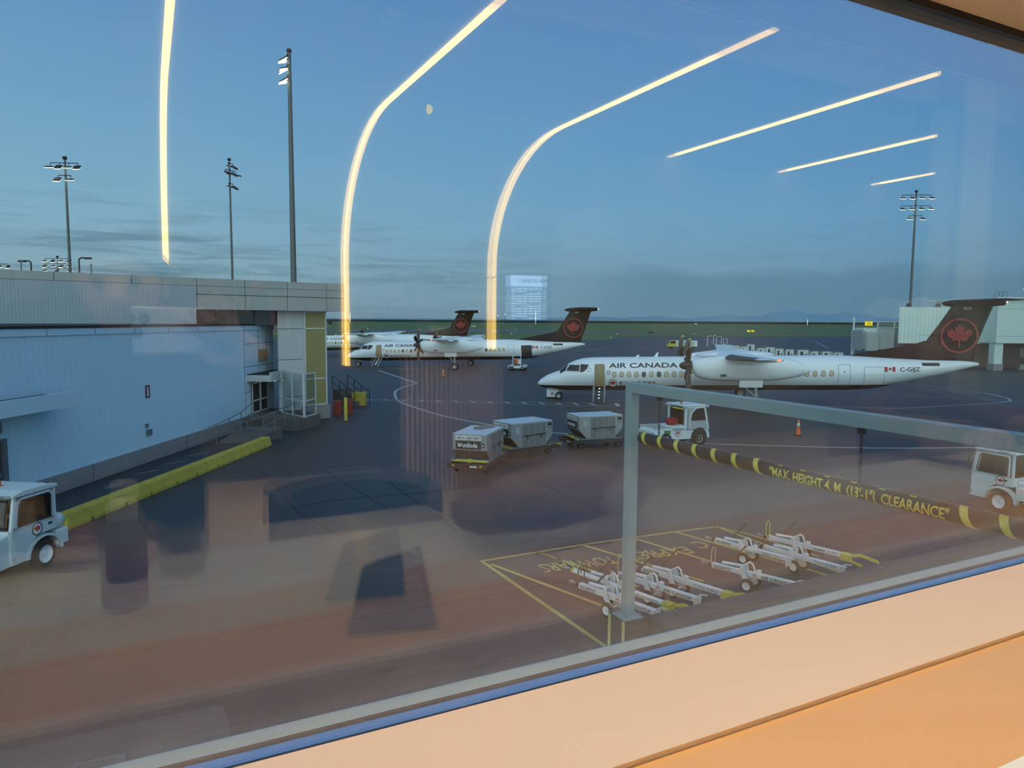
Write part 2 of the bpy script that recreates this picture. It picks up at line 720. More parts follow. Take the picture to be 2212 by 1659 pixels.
line('painted_line', G((833, 796), (880, 795), (905, 797), (880, 798), (833, 797)), .2, 'line_white')
line('painted_line', G((1195, 761), (1300, 771), (1420, 772)), .16, 'line_white')
line('painted_line', smooth(G((1160, 757), (1253, 756.8), (1330, 752), (1400, 755), (1480, 756))), .45, 'line_white')  # pale sheen on the asphalt, painted as a broad white line
line('painted_line', G((1760, 737), (1790, 753)), .3, 'line_white')
line('painted_line', G((45, 1062), (250, 1000), (440, 948)), .01, 'line_white')
for (a, b) in (((226, 1052), (270, 1043)), ((226, 1056), (262, 1048)), ((295, 1024), (345, 1015)), ((354, 1003), (400, 996)), ((405, 985), (450, 978))):
    line('painted_line', G(a, b), .06, 'line_white')
# tow-bar bay in yellow
line('painted_line', G((1036, 1213), (1259, 1177), (1460, 1148.7), (1548, 1138), (1620, 1155), (1770, 1203)), .10, 'line_yellow')
for a, b in (((1040, 1212), (1312, 1400)), ((1060, 1219), (1345, 1325)), ((1160, 1192), (1380, 1268)), ((1258, 1177), (1520, 1256)), ((1366, 1162), (1640, 1245)), ((1458, 1149), (1795, 1245)), ((1548, 1138), (1822, 1240))):
    line('painted_line', G(a, b), .11, 'line_yellow')
line('painted_line', G((1160, 1192), (1213, 1211)), .11, 'line_yellow')


def ground_text(s, p0, p1, h, name='painted_lettering'):
    a, b = gp(*p0), gp(*p1)
    r = (b - a).normalized()
    u = Vector((-r.y, r.x, 0))
    w = (b - a).length
    return flat(fit_text(s, w, h, .012), lambda x, y, o: a + r * x + u * y + Vector((0, 0, .008)), name, MATS['line_yellow'], ap)


ground_text('TOWBARS', (1318, 1202), (1160, 1221), .62)
ground_text('EXPRESS', (1476, 1181), (1330, 1199), .62)
ground_text('C', (1517, 1170), (1490, 1172), .6)
# pavement joints
for pts in (((-60, 1314), (500, 1254), (1000, 1185), (1330, 1150)), ((744, 1341), (936, 1308.5), (1000, 1296), (1250, 1252)), ((650, 1092), (737, 1079), (1000, 1056.5), (1345, 1022)), ((640, 1018), (690, 1013), (900, 985)),
            ((590, 1043), (642, 1107), (740, 1160)), ((560, 1010), (590, 1043)), ((700, 1017), (771, 1060), (850, 1105)), ((837, 1039.6), (947.6, 1117.5), (1065, 1203)), ((1070, 995), (1260, 1090), (1380, 1140)), ((930, 880), (1100, 905)),
            ((1240, 908), (1340, 925)), ((1810, 1158), (2212, 1085)), ((1940, 1140), (2212, 1185)), ((800, 853), (1060, 862)), ((130, 1180), (60, 1230))):
    line('pavement_joint', G(*pts), .035, 'joint_tar', .005)
poly_ground('concrete_slab', G((-90, 1640), (0, 1626), (455, 1527), (474, 1524), (484, 1530), (505, 1605), (520, 1670), (-90, 1690)), .012, MATS['slab_concrete'], ap)
mhc = gp(288, 1400)
mo = MB().lathe([(0, 0), (.335, 0), (.335, .012), (0, .014)], mhc, n=36).build('manhole_cover', mat('cast_iron', (.045, .040, .038), .7, var=.3, scale=20))
tag(mo, 'round manhole cover in the near asphalt under the window', 'manhole')
dg = MB()
A, B_ = gp(163, 1655), gp(269, 1632)
dd = (B_ - A).normalized()
nn = Vector((dd.y, -dd.x, 0))
for k in range(14):
    dg.bar(A + nn * (.02 + k * .035) + Vector((0, 0, .018)), B_ + nn * (.02 + k * .035) + Vector((0, 0, .018)), .018)
dg.bar(A + Vector((0, 0, .016)), B_ + Vector((0, 0, .016)), .03)
dg.bar(A + Vector((0, 0, .016)), A + nn * .5 + Vector((0, 0, .016)), .03)
dg.bar(B_ + Vector((0, 0, .016)), B_ + nn * .5 + Vector((0, 0, .016)), .03)
tag(dg.build('drain_grate', mat('grate_steel', (.16, .16, .17), .6, .3)), 'steel drain grate set in the pale slab at the lower left', 'grate')


# ================================================================== BUILDING ON THE LEFT
def ribbed(name, col, period, dark=.72, axis='X', frac=.10, rough=.6):
    """sheet cladding: narrow dark seams every period metres along one local axis"""
    m = mat(name, col, rough, var=.05, scale=1.2)
    N, L, b = nodes_of(m)
    src = b.inputs['Base Color'].links[0].from_socket
    tc = N.new('ShaderNodeTexCoord')
    sp = N.new('ShaderNodeSeparateXYZ')
    L.new(tc.outputs['Object'], sp.inputs[0])
    d = N.new('ShaderNodeMath')
    d.operation = 'DIVIDE'
    d.inputs[1].default_value = period
    L.new(sp.outputs[axis], d.inputs[0])
    f = N.new('ShaderNodeMath')
    f.operation = 'FRACT'
    L.new(d.outputs[0], f.inputs[0])
    g = N.new('ShaderNodeMath')
    g.operation = 'LESS_THAN'
    g.inputs[1].default_value = frac
    L.new(f.outputs[0], g.inputs[0])
    mx = N.new('ShaderNodeMix')
    mx.data_type = 'RGBA'
    mx.blend_type = 'MULTIPLY'
    mx.inputs[7].default_value = (dark, dark, dark, 1)
    L.new(g.outputs[0], mx.inputs[0])
    L.new(src, mx.inputs[6])
    L.new(mx.outputs[2], b.inputs['Base Color'])
    return m


ribbed('cladding_blue', (.50, .72, .86), .32, .84, 'X', .06)
ribbed('cladding_upper', (.36, .42, .46), .11, .86, 'X', .3)
mat('panel_blue', (.50, .68, .80), .5, var=.04)
mat('panel_grey', (.38, .39, .37), .55, var=.05, scale=.8)
mat('panel_pale', (.52, .54, .52), .55, var=.04, scale=.8)
mat('seam', (.06, .07, .08), .7)
mat('roof_black', (.015, .016, .018), .8)
mat('door_slate', (.045, .06, .085), .5)
mat('glass_tan', (.30, .26, .10), .25, var=.12, scale=1.0)
glass_pane('glass_clear', (.80, .86, .86), (1, 1, 1))
mat('alu_white', (.62, .66, .66), .4, .2)
mat('rail_grey', (.15, .18, .20), .5, .3)

WA = Vector((-16.43, 27.67, 0))
WRZ = math.atan2(.99843, .056)
bd = thing('terminal_wing', 'blue-grey sheet-clad terminal wing with a grey panelled upper block, on the left', 'building', WA, WRZ)
lo = MB()
lo.span((-14, 0, .66), (14.15, 12, 5.72))
lo.build('sheet_wall', MATS['cladding_blue'], bd)
MB().span((-14, -.10, 0), (14.15, 12, .66)).build('plinth', MATS['concrete'], bd)
for x in (-7.3, -.05, 7.2, 12.5):
    MB().box((x, -.102, .33), (.025, .01, .64)).build('plinth_joint', MATS['seam'], bd)
MB().span((-14, -.06, 5.72), (18.6, 12, 5.98)).build('parapet_band', MATS['panel_blue'], bd)
MB().span((-14, -.10, 5.98), (18.6, 12, 6.07)).build('roof_flashing', MATS['roof_black'], bd)
for k in range(12):
    MB().box((-13 + k * 2.7, -.062, 5.85), (.02, .01, .26)).build('band_joint', MATS['seam'], bd)
# flat panels towards the door corner
MB().span((14.15, 0, 0), (18.6, 12, 5.72)).build('flat_panel_wall', MATS['panel_blue'], bd)
sm = MB()
for z in (2.05, 3.55, 4.9):
    sm.box((16.4, -.003, z), (4.5, .01, .03))
for x in (14.18, 16.2, 17.4):
    sm.box((x, -.003, 2.9), (.03, .01, 5.6))
sm.build('panel_joint', MATS['seam'], bd)
# left canopy, door and its box
cn = MB()
cn.prism([(-1.35, 3.30), (-1.35, 3.82), (-1.25, 3.82), (-1.25, 3.62), (0, 3.62), (0, 3.30)], 'X', -9, -2.35)
cn.build('canopy', MATS['panel_blue'], bd)
MB().span((-9, -1.25, 3.62), (-2.45, 0, 3.66)).build('canopy_roof', MATS['roof_black'], bd)
dr = MB().span((-5.6, -.02, .02), (-4.55, .05, 2.32)).build('door_leaf', MATS['door_slate'], bd)
MB().box((-4.72, -.06, 1.25), (.05, .08, .14)).build('door_handle', MATS['steel'], dr)
df = MB()
df.span((-4.55, -.10, .02), (-4.36, 0, 2.40))
df.span((-5.8, -.10, 2.32), (-4.55, 0, 2.40))
df.build('door_frame', MATS['rail_grey'], bd)
MB().span((-5.8, -.22, 2.62), (-4.7, 0, 3.0)).build('light_box', MATS['rail_grey'], bd)
# extinguisher plate and outlet boxes
pq = MB().box((4.06, -.012, 3.12), (.33, .02, .56)).build('extinguisher_plate', mat('plate_red', (.10, .012, .02), .5), bd)
ic = MB()
ic.box((4.06, -.026, 3.05), (.11, .008, .30))
ic.lathe([(.001, 0), (.055, 0), (.055, .008), (.001, .008)], (4.06, -.03, 3.20), 'Y', 14)
ic.box((4.06, -.026, 3.30), (.07, .008, .07))
ic.box((4.01, -.026, 3.24), (.14, .008, .025))
ic.build('extinguisher_symbol', MATS['paint_white'], pq)
ob = MB().box((4.0, -.05, 1.30), (.34, .10, .26)).build('outlet_box', MATS['rail_grey'], bd)
MB().box((3.85, -.04, 1.62), (.18, .08, .16)).build('outlet_box', MATS['rail_grey'], bd)

# oblique rear block with its fascia, and the stair-end bay with the tan glass
e = Vector((-.737, -.676, 0))
nrm = Vector((.676, -.737, 0))
O = Vector((-10.75, 46.4, 0))
bd2 = thing('upper_block', 'grey panelled upper block with a tan glass bay and an overhanging fascia', 'building')


def ob_box(mb, t0, t1, d0, d1, z0, z1):
    """box along the oblique front: t back along it from the right end, d inwards"""
    P = [O + e * t - nrm * d + Vector((0, 0, z)) for t in (t0, t1) for d in (d0, d1) for z in (z0, z1)]
    return mb.add(P, [(0, 1, 3, 2), (4, 6, 7, 5), (0, 4, 5, 1), (2, 3, 7, 6), (0, 2, 6, 4), (1, 5, 7, 3)])


ob_box(MB(), 0, 30, 0, 9, 6.88, 8.62).build('fascia', MATS['panel_grey'], bd2)
sm = MB()
ob_box(sm, -.003, 9.8, -.004, .01, 7.70, 7.74)
ob_box(sm, -.003, 30, -.004, .01, 8.18, 8.20)
for t in (1.3, 3.9, 6.5, 9.2, 12.5, 16, 19.5, 23, 26.5):
    ob_box(sm, t, t + .03, -.004, .01, 6.9 if t < 9.5 else 8.2, 8.6)
sm.build('fascia_joint', MATS['seam'], bd2)
ob_box(MB(), 9.3, 30, -.02, .5, 6.0, 8.17).build('upper_sheet_wall', MATS['cladding_upper'], bd2)
ob_box(MB(), 3.6, 9.3, .9, 1.2, 6.0, 6.9).build('shaded_glazing', mat('glazing_dark', (.05, .055, .06), .15), bd2)
for t in (5.6, 7.9):
    ob_box(MB(), t, t + .06, .85, .9, 6.0, 6.9).build('glazing_mullion', MATS['seam'], bd2)
P0 = O - nrm * .75
ew = [P0 + e * 1.0, P0 + e * 4.25, Vector((-15.45, 47.4, 0)), Vector((-15.6, 54, 0)), Vector((-14.3, 53.5, 0))]
MB().prism([(p.x, p.y) for p in ew], 'Z', 0, 6.88).build('end_wall', MATS['panel_pale'], bd2)
for z in (1.5, 3.85, 5.75):
    ob_box(MB(), 2.65, 4.25, .74, .76, z, z + .03).build('wall_joint', MATS['seam'], bd2)
ob_box(MB(), 1.05, 2.45, .70, .75, .95, 6.85).build('tan_glazing', MATS['glass_tan'], bd2)
fm = MB()
for t in (1.0, 2.45):
    ob_box(fm, t, t + .09, .66, .75, .9, 6.88)
for z in (.9, 2.55, 5.75, 6.8):
    ob_box(fm, 1.0, 2.54, .66, .75, z, z + .08)
fm.build('glazing_frame', MATS['alu_white'], bd2)
ob_box(MB(), .85, 2.75, .6, 3, 0, .9).build('base_block', MATS['concrete'], bd2)
MB().span((16.2, -.25, 3.85), (17.0, 0, 4.5)).build('wall_lamp', mat('lamp_box_tan', (.22, .14, .07), .6), bd)
for (t, d) in ((14.0, 1.5), (17.0, 2), (20.5, 2)):
    ob_box(MB(), t, t + .06, d, d + .06, 8.6, 9.2).build('roof_stub', MATS['rail_grey'], bd2)
MB().bar(O + e * 18.2 - nrm * .5 + Vector((0, 0, 8.45)), O + e * 21.0 - nrm * .5 + Vector((0, 0, 8.45)), .08).build('roof_rail', MATS['rail_grey'], bd2)

# door corner: canopy, sliding doors, lamp, glass wind screens
bd3 = thing('entrance_bay', 'staff entrance under a pale canopy in the corner of the terminal wing', 'entrance', WA, WRZ)
cn = MB()
cn.prism([(-1.5, 2.70), (-1.5, 3.25), (-1.4, 3.25), (-1.4, 3.08), (0, 3.08), (0, 2.70)], 'X', 14.4, 18.55)
cn.build('canopy', MATS['panel_pale'], bd3)
MB().span((14.4, -1.4, 3.08), (18.5, -.01, 3.12)).build('canopy_roof', MATS['roof_black'], bd3)
MB().span((15.0, -.02, .70), (17.6, .02, 2.62)).build('door_recess', mat('recess_dark', (.02, .026, .028), .3), bd3)
for k, (a, b) in enumerate(((15.05, 16.2), (16.25, 17.4))):
    d = MB().span((a + .08, -.055, .80), (b - .08, -.045, 2.50)).build('sliding_door', MATS['dark_glass'], bd3)
    f = MB()
    for x in (a, b - .08):
        f.span((x, -.08, .72), (x + .08, -.03, 2.56))
    for z in (.72, 1.42, 2.48):
        f.span((a, -.08, z), (b, -.03, z + .09))
    f.build('door_frame', MATS['alu_white'], d)
MB().lathe([(.001, 0), (.3, .02), (.26, .10), (.001, .12)], (16.2, -.75, 2.56), 'Z', 18).build('canopy_lamp', emit('lamp_entrance', (1, .95, .55), 1.6), bd3)
LD = [(-15.55, 41.0), (-12.1, 40.6), (-11.55, 43.0), (-13.6, 45.2), (-15.4, 45.6)]
inv = (Matrix.Translation(WA) @ Matrix.Rotation(WRZ, 4, 'Z')).inverted()
MB().prism([(inv @ Vector((x, y, 0)))[:2] for x, y in LD], 'Z', 0, .68).build('landing', MATS['concrete_dark'], bd3)


def glass_screen(name, label, x0, y0, x1, y1, z0, z1, mid):
    t = thing(name, label, 'screen', WA, WRZ, 'glass wind screens by the entrance')
    a, b = Vector((x0, y0, 0)), Vector((x1, y1, 0))
    d = (b - a).normalized()
    MB().bar(a + Vector((0, 0, (z0 + z1) / 2)), b + Vector((0, 0, (z0 + z1) / 2)), .012, z1 - z0 - .1).build('pane', MATS['glass_clear'], t)
    f = MB()
    for q in (0, .5, 1) if (b - a).length > 1.6 else (0, 1):
        p = a.lerp(b, q)
        f.bar(p + Vector((0, 0, z0)), p + Vector((0, 0, z1)), .07)
    for z in (z0 + .04, z0 + mid, z1 - .04):
        f.bar(a + Vector((0, 0, z)), b + Vector((0, 0, z)), .07)
    f.build('frame', MATS['alu_white'], t)


def wloc(x, y):
    return tuple((inv @ Vector((x, y, 0)))[:2])


glass_screen('wind_screen', 'long glass wind screen beside the sliding doors', *wloc(-13.95, 43.3), *wloc(-12.05, 41.25), .69, 3.25, .95)
glass_screen('wind_screen', 'short glass wind screen at the outer corner of the landing', *wloc(-12.0, 41.3), *wloc(-11.75, 42.7), .69, 3.25, .95)

# ramp and its two handrails
rp = MB()
RB = [gp(468, 959, 0), gp(540, 957, 0), gp(610, 925, .55), gp(523, 932, .42)]
rpv = [Vector((p.x, p.y, z)) for p, z in zip(RB, (.02, .02, .66, .66))]
rp.add(rpv + [Vector((p.x, p.y, -.05)) for p in rpv], [(0, 1, 2, 3), (7, 6, 5, 4), (0, 4, 5, 1), (1, 5, 6, 2), (2, 6, 7, 3), (3, 7, 4, 0)])
tag(rp.build('access_ramp', MATS['concrete_dark']), 'concrete ramp rising to the staff entrance', 'ramp')


def handrail(label, posts):
    t = thing('handrail', label, 'railing', (0, 0, 0), 0, 'handrails of the entrance ramp')
    P = [gp(x, y, z) for x, y, z in posts]
    for p in P:
        MB().cyl(p - Vector((0, 0, .04)), p + Vector((0, 0, 1.0)), .028, n=8).build('post', MATS['rail_grey'], t)
    MB().tube([P[0] + Vector((-.25, -.25, .35)), P[0] + Vector((-.25, -.25, .92)), P[0] + Vector((0, 0, 1.0))] + [p + Vector((0, 0, 1.0)) for p in P[1:]], .028, 8).build('top_rail', MATS['rail_grey'], t)
    MB().tube([p + Vector((0, 0, .5)) for p in P], .022, 8).build('mid_rail', MATS['rail_grey'], t)


handrail('grey handrail on the wall side of the entrance ramp', [(468, 959, .02), (496, 946, .22), (522, 931, .45), (545, 909, .68)])
handrail('grey handrail on the apron side of the entrance ramp', [(535, 950, .05), (570, 941, .3), (594, 931, .5), (616, 918, .68), (637, 909, .68)])

# yellow barriers
br = MB()
prof = [(-.30, 0), (-.30, .10), (-.19, .42), (-.15, .46), (.15, .46), (.19, .42), (.30, .10), (.30, 0)]
BL0, BL1 = gp(60, 1172), gp(575, 962)
bdir = (BL1 - BL0)
blen = bdir.length
bdir.normalize()
brz = math.atan2(bdir.y, bdir.x)
nb = 5
sl_ = blen / nb
WH = ['half hidden behind the near tug', 'second from the near tug', 'third from the near tug, in the middle of the row', 'fourth from the near tug', 'last of the row, nearest the entrance ramp']
for k in range(nb):
    m = MB()
    x0, x1 = .02, sl_ - .02
    cuts = [x0, sl_ * .28 - .07, sl_ * .28 + .07, sl_ * .74 - .07, sl_ * .74 + .07, x1]
    for i in range(5):
        pr_ = prof if i % 2 == 0 else [(-.275, .12), (-.19, .42), (-.15, .46), (.15, .46), (.19, .42), (.275, .12)]
        m.prism(pr_, 'X', cuts[i], cuts[i + 1])
    o = m.build('concrete_barrier', mat('barrier_yellow', (.44, .36, .045), .8, var=.22, scale=2.5))
    o.location = BL0 + bdir * (k * sl_)
    o.rotation_euler = (0, 0, brz)
    tag(o, 'yellow concrete barrier, ' + WH[k], 'barrier', 'yellow barriers along the wall')

# stair at the building's far corner: railings, yellow block, bollard, red boxes
st = thing('apron_stair', 'short stair with dark railings beyond the tan glass bay', 'stair')
S0, S1 = gp(735, 872), gp(778, 877)
sdv = (S1 - S0)
m = MB()
for k in range(5):
    p = S0.lerp(S1, k / 5)
    q = S0.lerp(S1, (k + 1) / 5)
    c = (p + q) / 2
    m.bar(c + Vector((0, 0, (1.15 - .2 * k) / 2)) - sdv.normalized() * .2, c + Vector((0, 0, (1.15 - .2 * k) / 2)) + sdv.normalized() * .2, 1.4, 1.15 - .2 * k)
m.build('steps', MATS['concrete_dark'], st)
for side in (-.7, .7):
    nv = Vector((-sdv.y, sdv.x, 0)).normalized() * side
    P = [S0.lerp(S1, t) + nv + Vector((0, 0, z)) for t, z in ((0, 1.15), (.35, .85), (.7, .45), (1.1, .02))]
    f = MB()
    for p in P:
        f.cyl(p, p + Vector((0, 0, 1.0)), .03, n=8)
    f.tube([p + Vector((0, 0, 1.0)) for p in P], .03, 8)
    f.tube([p + Vector((0, 0, .5)) for p in P], .022, 8)
    f.build('railing', MATS['black_metal'], st)
p = gp(776, 876)
tag(MB().box((p.x, p.y, .5), (1.0, .6, 1.0)).build('barrier_block', mat('barrier_yellow', (.40, .36, .045)), bevel=.04), 'yellow block at the foot of the far stair', 'barrier')
p = gp(747, 908)
bl = thing('bollard', 'yellow steel bollard in front of the red cabinets', 'bollard', p)
MB().lathe([(0, 0), (.11, 0), (.11, 1.40), (.08, 1.46), (0, 1.47)], n=16).build('post', MATS['hazard_yellow'], bl, smooth=True, auto=40)
for k, (x, y, w) in enumerate(((730, 897, .55), (756, 895, .4))):
    p = gp(x, y)
    c = thing('hydrant_cabinet', ('left' if k == 0 else 'right') + ' red cabinet behind the yellow bollard', 'cabinet', p, 0, 'red cabinets by the building corner')
    MB().box((0, 0, .5), (w, .4, 1.0)).build('body', mat('cabinet_red', (.22, .03, .02), .6), c, bevel=.02)
    MB().box((0, -.21, .5), (w * .8, .02, .8)).build('door', mat('cabinet_red', ()), c)


# ================================================================== FLOODLIGHT MASTS
def mast(label, x, y, h, r, tiers, lit=True, spread=1.5, rz=0.0, sz=1.0, droop=.35):
    t = thing('light_mast', label, 'light mast', (x, y, 0), rz, 'floodlight masts')
    MB().lathe([(r * 1.15, 0), (r * 1.1, 1), (r * .55, h), (0, h)], n=14).build('pole', mat('mast_grey', (.12, .13, .125), .5, .3), t, smooth=True, auto=50)
    MB().lathe([(0, h), (.16 * sz, h), (.22 * sz, h + .15 * sz), (.16 * sz, h + .3 * sz), (0, h + .3 * sz)], n=10).build('cap', MATS['black_metal'], t)
    for k, (n, dz) in enumerate(tiers):
        z = h - dz
        w = spread * (1 if n > 2 else .45)
        cb = MB().bar((-w, -.15, z), (w, -.15, z), .07 * sz).build('crossbar', MATS['black_metal'], t)
        for i in range(n):
            fx = -w + 2 * w * i / max(n - 1, 1)
            tilt = .25 + droop * ((i + k) % 2)
            ho = MB()
            ho.bar((fx, -.15, z), (fx, -.2, z - .25 * sz), .05 * sz)
            ho.box((fx, -.45, z - .42 * sz), (.62 * sz, .7 * sz, .12 * sz), (tilt, 0, 0), .8)
            f = ho.build('floodlight', MATS['black_metal'], t)
            MB().box((fx, -.45, z - .42 * sz - .085 * sz), (.58 * sz, .62 * sz, .05 * sz), (tilt, 0, 0)).build('lamp', MATS['lamp_white'] if lit else MATS['panel_grey'], f)
    return t


def from_px(px, d):
    return (px - 1106) * d / FPX


mast('light mast at the far left with six lit floodlights in two tiers', from_px(159, 70), 70, 21.4, .16, ((4, .35), (2, 1.5)), True, 1.25, .1)
mast('unlit light mast between the first curved reflection and the tall mast', from_px(506, 85), 85, 24.6, .16, ((2, .3), (4, 1.1), (2, 2.6)), False, .8, 1.2)
mast('tallest light mast, rising behind the tan glass bay', from_px(637, 55), 55, 26.0, .24, ((2, .2), (2, .9), (2, 1.7)), True, .5, -1.1, .9)
mast('light mast at the right with two lit tiers and two lower lamps', from_px(1960, 112), 112, 26.3, .22, ((4, .4), (4, 2.0), (2, 3.5)), True, 2.1, -.1, 1.15, .1)
mast('small distant light mast above the left parapet', from_px(133, 250), 250, 27.0, .2, ((4, .2), (4, 1.9), (3, 3.4)), True, 4.0, .1, 2.2)
mast('distant light mast cut by the left edge of the picture', from_px(2, 250), 250, 25.0, .2, ((4, .2), (4, 2.2)), True, 4.0, .1, 2.2)
for k, (px, py, sg) in enumerate(((76, 569, -1), (179, 562, 1))):
    d = 62.0
    x = from_px(px, d)
    h = 6.35 + (688 - py) * d / FPX
    t = thing('street_lamp', 'thin unlit street lamp standing behind the left parapet, ' + ('its arm pointing left' if sg < 0 else 'its arm pointing right'), 'street lamp', (x, d, 0), 0, 'street lamps behind the parapet')
    MB().cyl((0, 0, 0), (0, 0, h), .09, .06, 10).build('pole', MATS['black_metal'], t)
    MB().tube([(0, 0, h - .05), (sg * .15, 0, h + .08), (sg * .5, 0, h + .1)], .06, 8).build('arm', MATS['black_metal'], t)
    MB().box((sg * .75, 0, h + .06), (.6, .25, .16)).build('lamp_head', MATS['black_metal'], t, bevel=.03)

# the moon, half lit, high in the sky
mdir = CM @ Vector(((925 - 1106) / FPX, -(236 - 829.5) / FPX, -1))
mdir.normalize()
mp_ = Vector((0, 0, CAMH)) + mdir * 30000
mr_ = 30000 * 9.0 / FPX * .93
mv = MB()
side = mdir.cross(Vector((0, 0, 1))).normalized()
upv = side.cross(mdir)
rings = []
for i in range(13):
    a = -PI / 2 + PI * i / 12
    rings.append([mp_ + upv * (mr_ * math.sin(a)) + (-side * math.cos(b) - mdir * math.sin(b)) * (mr_ * max(math.cos(a), .01)) for b in [R(65) + (PI - R(65)) * j / 12 for j in range(13)]])
mv.loft(rings, False, False)
mo = mv.build('moon', emit('moonlight', (.85, .88, .72), .75), smooth=True)
sd = mo.modifiers.new('thick', 'SOLIDIFY')
sd.thickness = 20
tag(mo, 'pale half moon high in the evening sky', 'moon')
# ================================================================== THE THREE TURBOPROPS
mat('aircraft_white', (.78, .84, .84), .22, var=.03, scale=.6, coat=.4)
mat('aircraft_belly', (.025, .018, .018), .35, var=.1)
mat('aircraft_black', (.011, .009, .008), .42, var=.15, scale=.5, spec=.25)
mat('prop_brown', (.050, .036, .028), .4, var=.1)
mat('fin_red', (.33, .030, .026), .5, var=.05)
mat('cabin_lit', (.40, .38, .26), .35, emis=(1, .85, .45), strength=.10)
mat('cabin_grey', (.10, .11, .12), .2, var=.3, scale=3)
mat('cabin_inside', (.20, .18, .11), .7, emis=(1, .82, .45), strength=.06)
mat('door_dark', (.05, .045, .04), .7)
mat('panel_line', (.25, .28, .30), .6)
mat('gear_grey', (.40, .42, .42), .4, .4)
# body paint with a dark belly below the waterline (object Z, body axis at 0)
wm = mat('fuselage_paint', (.78, .84, .84), .22, var=.03, scale=.6, coat=.4)
N_, L_, b_ = nodes_of(wm)
src_ = b_.inputs['Base Color'].links[0].from_socket
tc_ = N_.new('ShaderNodeTexCoord')
sp_ = N_.new('ShaderNodeSeparateXYZ')
L_.new(tc_.outputs['Object'], sp_.inputs[0])
# the waterline drops away aft, where the tail cone rises
ls_ = N_.new('ShaderNodeMath')
ls_.operation = 'LESS_THAN'
ls_.inputs[1].default_value = -.88
L_.new(sp_.outputs['Z'], ls_.inputs[0])
mx_ = N_.new('ShaderNodeMix')
mx_.data_type = 'RGBA'
mx_.inputs[7].default_value = (.022, .017, .017, 1)
L_.new(ls_.outputs[0], mx_.inputs[0])
L_.new(src_, mx_.inputs[6])
L_.new(mx_.outputs[2], b_.inputs['Base Color'])

ZC0, SLOPE = 2.13, .024           # body axis height at x = 5 and the nose-down stance
ST = [  # x, bottom, top, half width (relative to the body axis)
    (0.0, -.80, -.74, .03), (.10, -.95, -.58, .17), (.35, -1.07, -.36, .36), (.8, -1.17, -.08, .58), (1.3, -1.24, .12, .77), (1.80, -1.29, .28, .92),
    (2.2, -1.315, .60, 1.03), (2.6, -1.33, .88, 1.12), (3.1, -1.342, 1.10, 1.20), (3.7, -1.345, 1.26, 1.28), (4.4, -1.345, 1.33, 1.33), (5.2, -1.345, 1.345, 1.345),
    (8, -1.345, 1.345, 1.345), (12, -1.345, 1.345, 1.345), (16, -1.345, 1.345, 1.345), (20, -1.345, 1.345, 1.345), (22.5, -1.345, 1.345, 1.345), (24, -1.33, 1.29, 1.33),
    (25.2, -1.27, 1.21, 1.28), (26.2, -1.15, 1.13, 1.20), (27.8, -.78, 1.02, .98), (29.2, -.48, .95, .74), (30.5, -.20, .92, .52), (31.6, .08, .86, .36), (32.4, .30, .78, .24), (32.8, .40, .70, .15)]
SX = [s[0] for s in ST]


def bodyxs(x):
    return [float(np.interp(x, SX, [s[i] for s in ST])) for i in (1, 2, 3)]


def body_y(x, z):
    lo_, hi_, a = bodyxs(x)
    c, b = (lo_ + hi_) / 2, max((hi_ - lo_) / 2, 1e-3)
    t = (z - c) / b
    return a * math.sqrt(max(0, 1 - t * t)), c, b


def on_body(x, z, off=0.0):
    """point on the port flank"""
    y, c, b = body_y(x, z)
    a = max(bodyxs(x)[2], 1e-3)
    nx = Vector((0, -y / (a * a), (z - c) / (b * b)))
    if nx.length < 1e-6:
        nx = Vector((0, -1, 0))
    nx.normalize()
    return Vector((x, -y, z)) + nx * off


def slice_polys(polys, dx=.35, dz=.12):
    """cut flat polygons into small cells so that they can wrap round the body"""
    vs, fs = polys
    bm = bmesh.new()
    V = [bm.verts.new((x, y, 0)) for x, y in vs]
    for f in fs:
        try:
            bm.faces.new([V[i] for i in f])
        except Exception:
            pass
    for ax, st in ((0, dx), (1, dz)):
        lo_ = min(v.co[ax] for v in bm.verts)
        hi_ = max(v.co[ax] for v in bm.verts)
        k = lo_ + st
        while k < hi_ - 1e-4:
            co, no = [0, 0, 0], [0, 0, 0]
            co[ax], no[ax] = k, 1
            bmesh.ops.bisect_plane(bm, geom=bm.verts[:] + bm.edges[:] + bm.faces[:], plane_co=co, plane_no=no)
            k += st
    bm.verts.index_update()
    out = [(v.co.x, v.co.y) for v in bm.verts], [tuple(v.index for v in f.verts) for f in bm.faces]
    bm.free()
    return out


def decal(polys, x0, z0, name, m, parent, off=.012, dx=.35, dz=.12):
    return flat(slice_polys(polys, dx, dz), lambda x, y, o: on_body(x0 + x, z0 + y, off + o), name, MATS[m], parent)


def rrect(w, h, r, n=4):
    P = []
    for cx, cy, a0 in ((w - r, h - r, 0), (r, h - r, 90), (r, r, 180), (w - r, r, 270)):
        for k in range(n + 1):
            a = R(a0 + 90 * k / n)
            P.append((cx + r * math.cos(a), cy + r * math.sin(a)))
    return P, [tuple(range(len(P)))]


def frame_polys(w, h, r, t):
    o, _ = rrect(w, h, r)
    i, _ = rrect(w - 2 * t, h - 2 * t, max(r - t, .005))
    i = [(x + t, y + t) for x, y in i]
    n = len(o)
    return o + i, [(k, (k + 1) % n, n + (k + 1) % n, n + k) for k in range(n)]


FOIL = [(0, 0), (.02, .035), (.10, .068), (.25, .085), (.45, .078), (.7, .048), (1, .004), (1, -.004), (.7, -.026), (.45, -.042), (.25, -.048), (.10, -.040), (.02, -.022)]


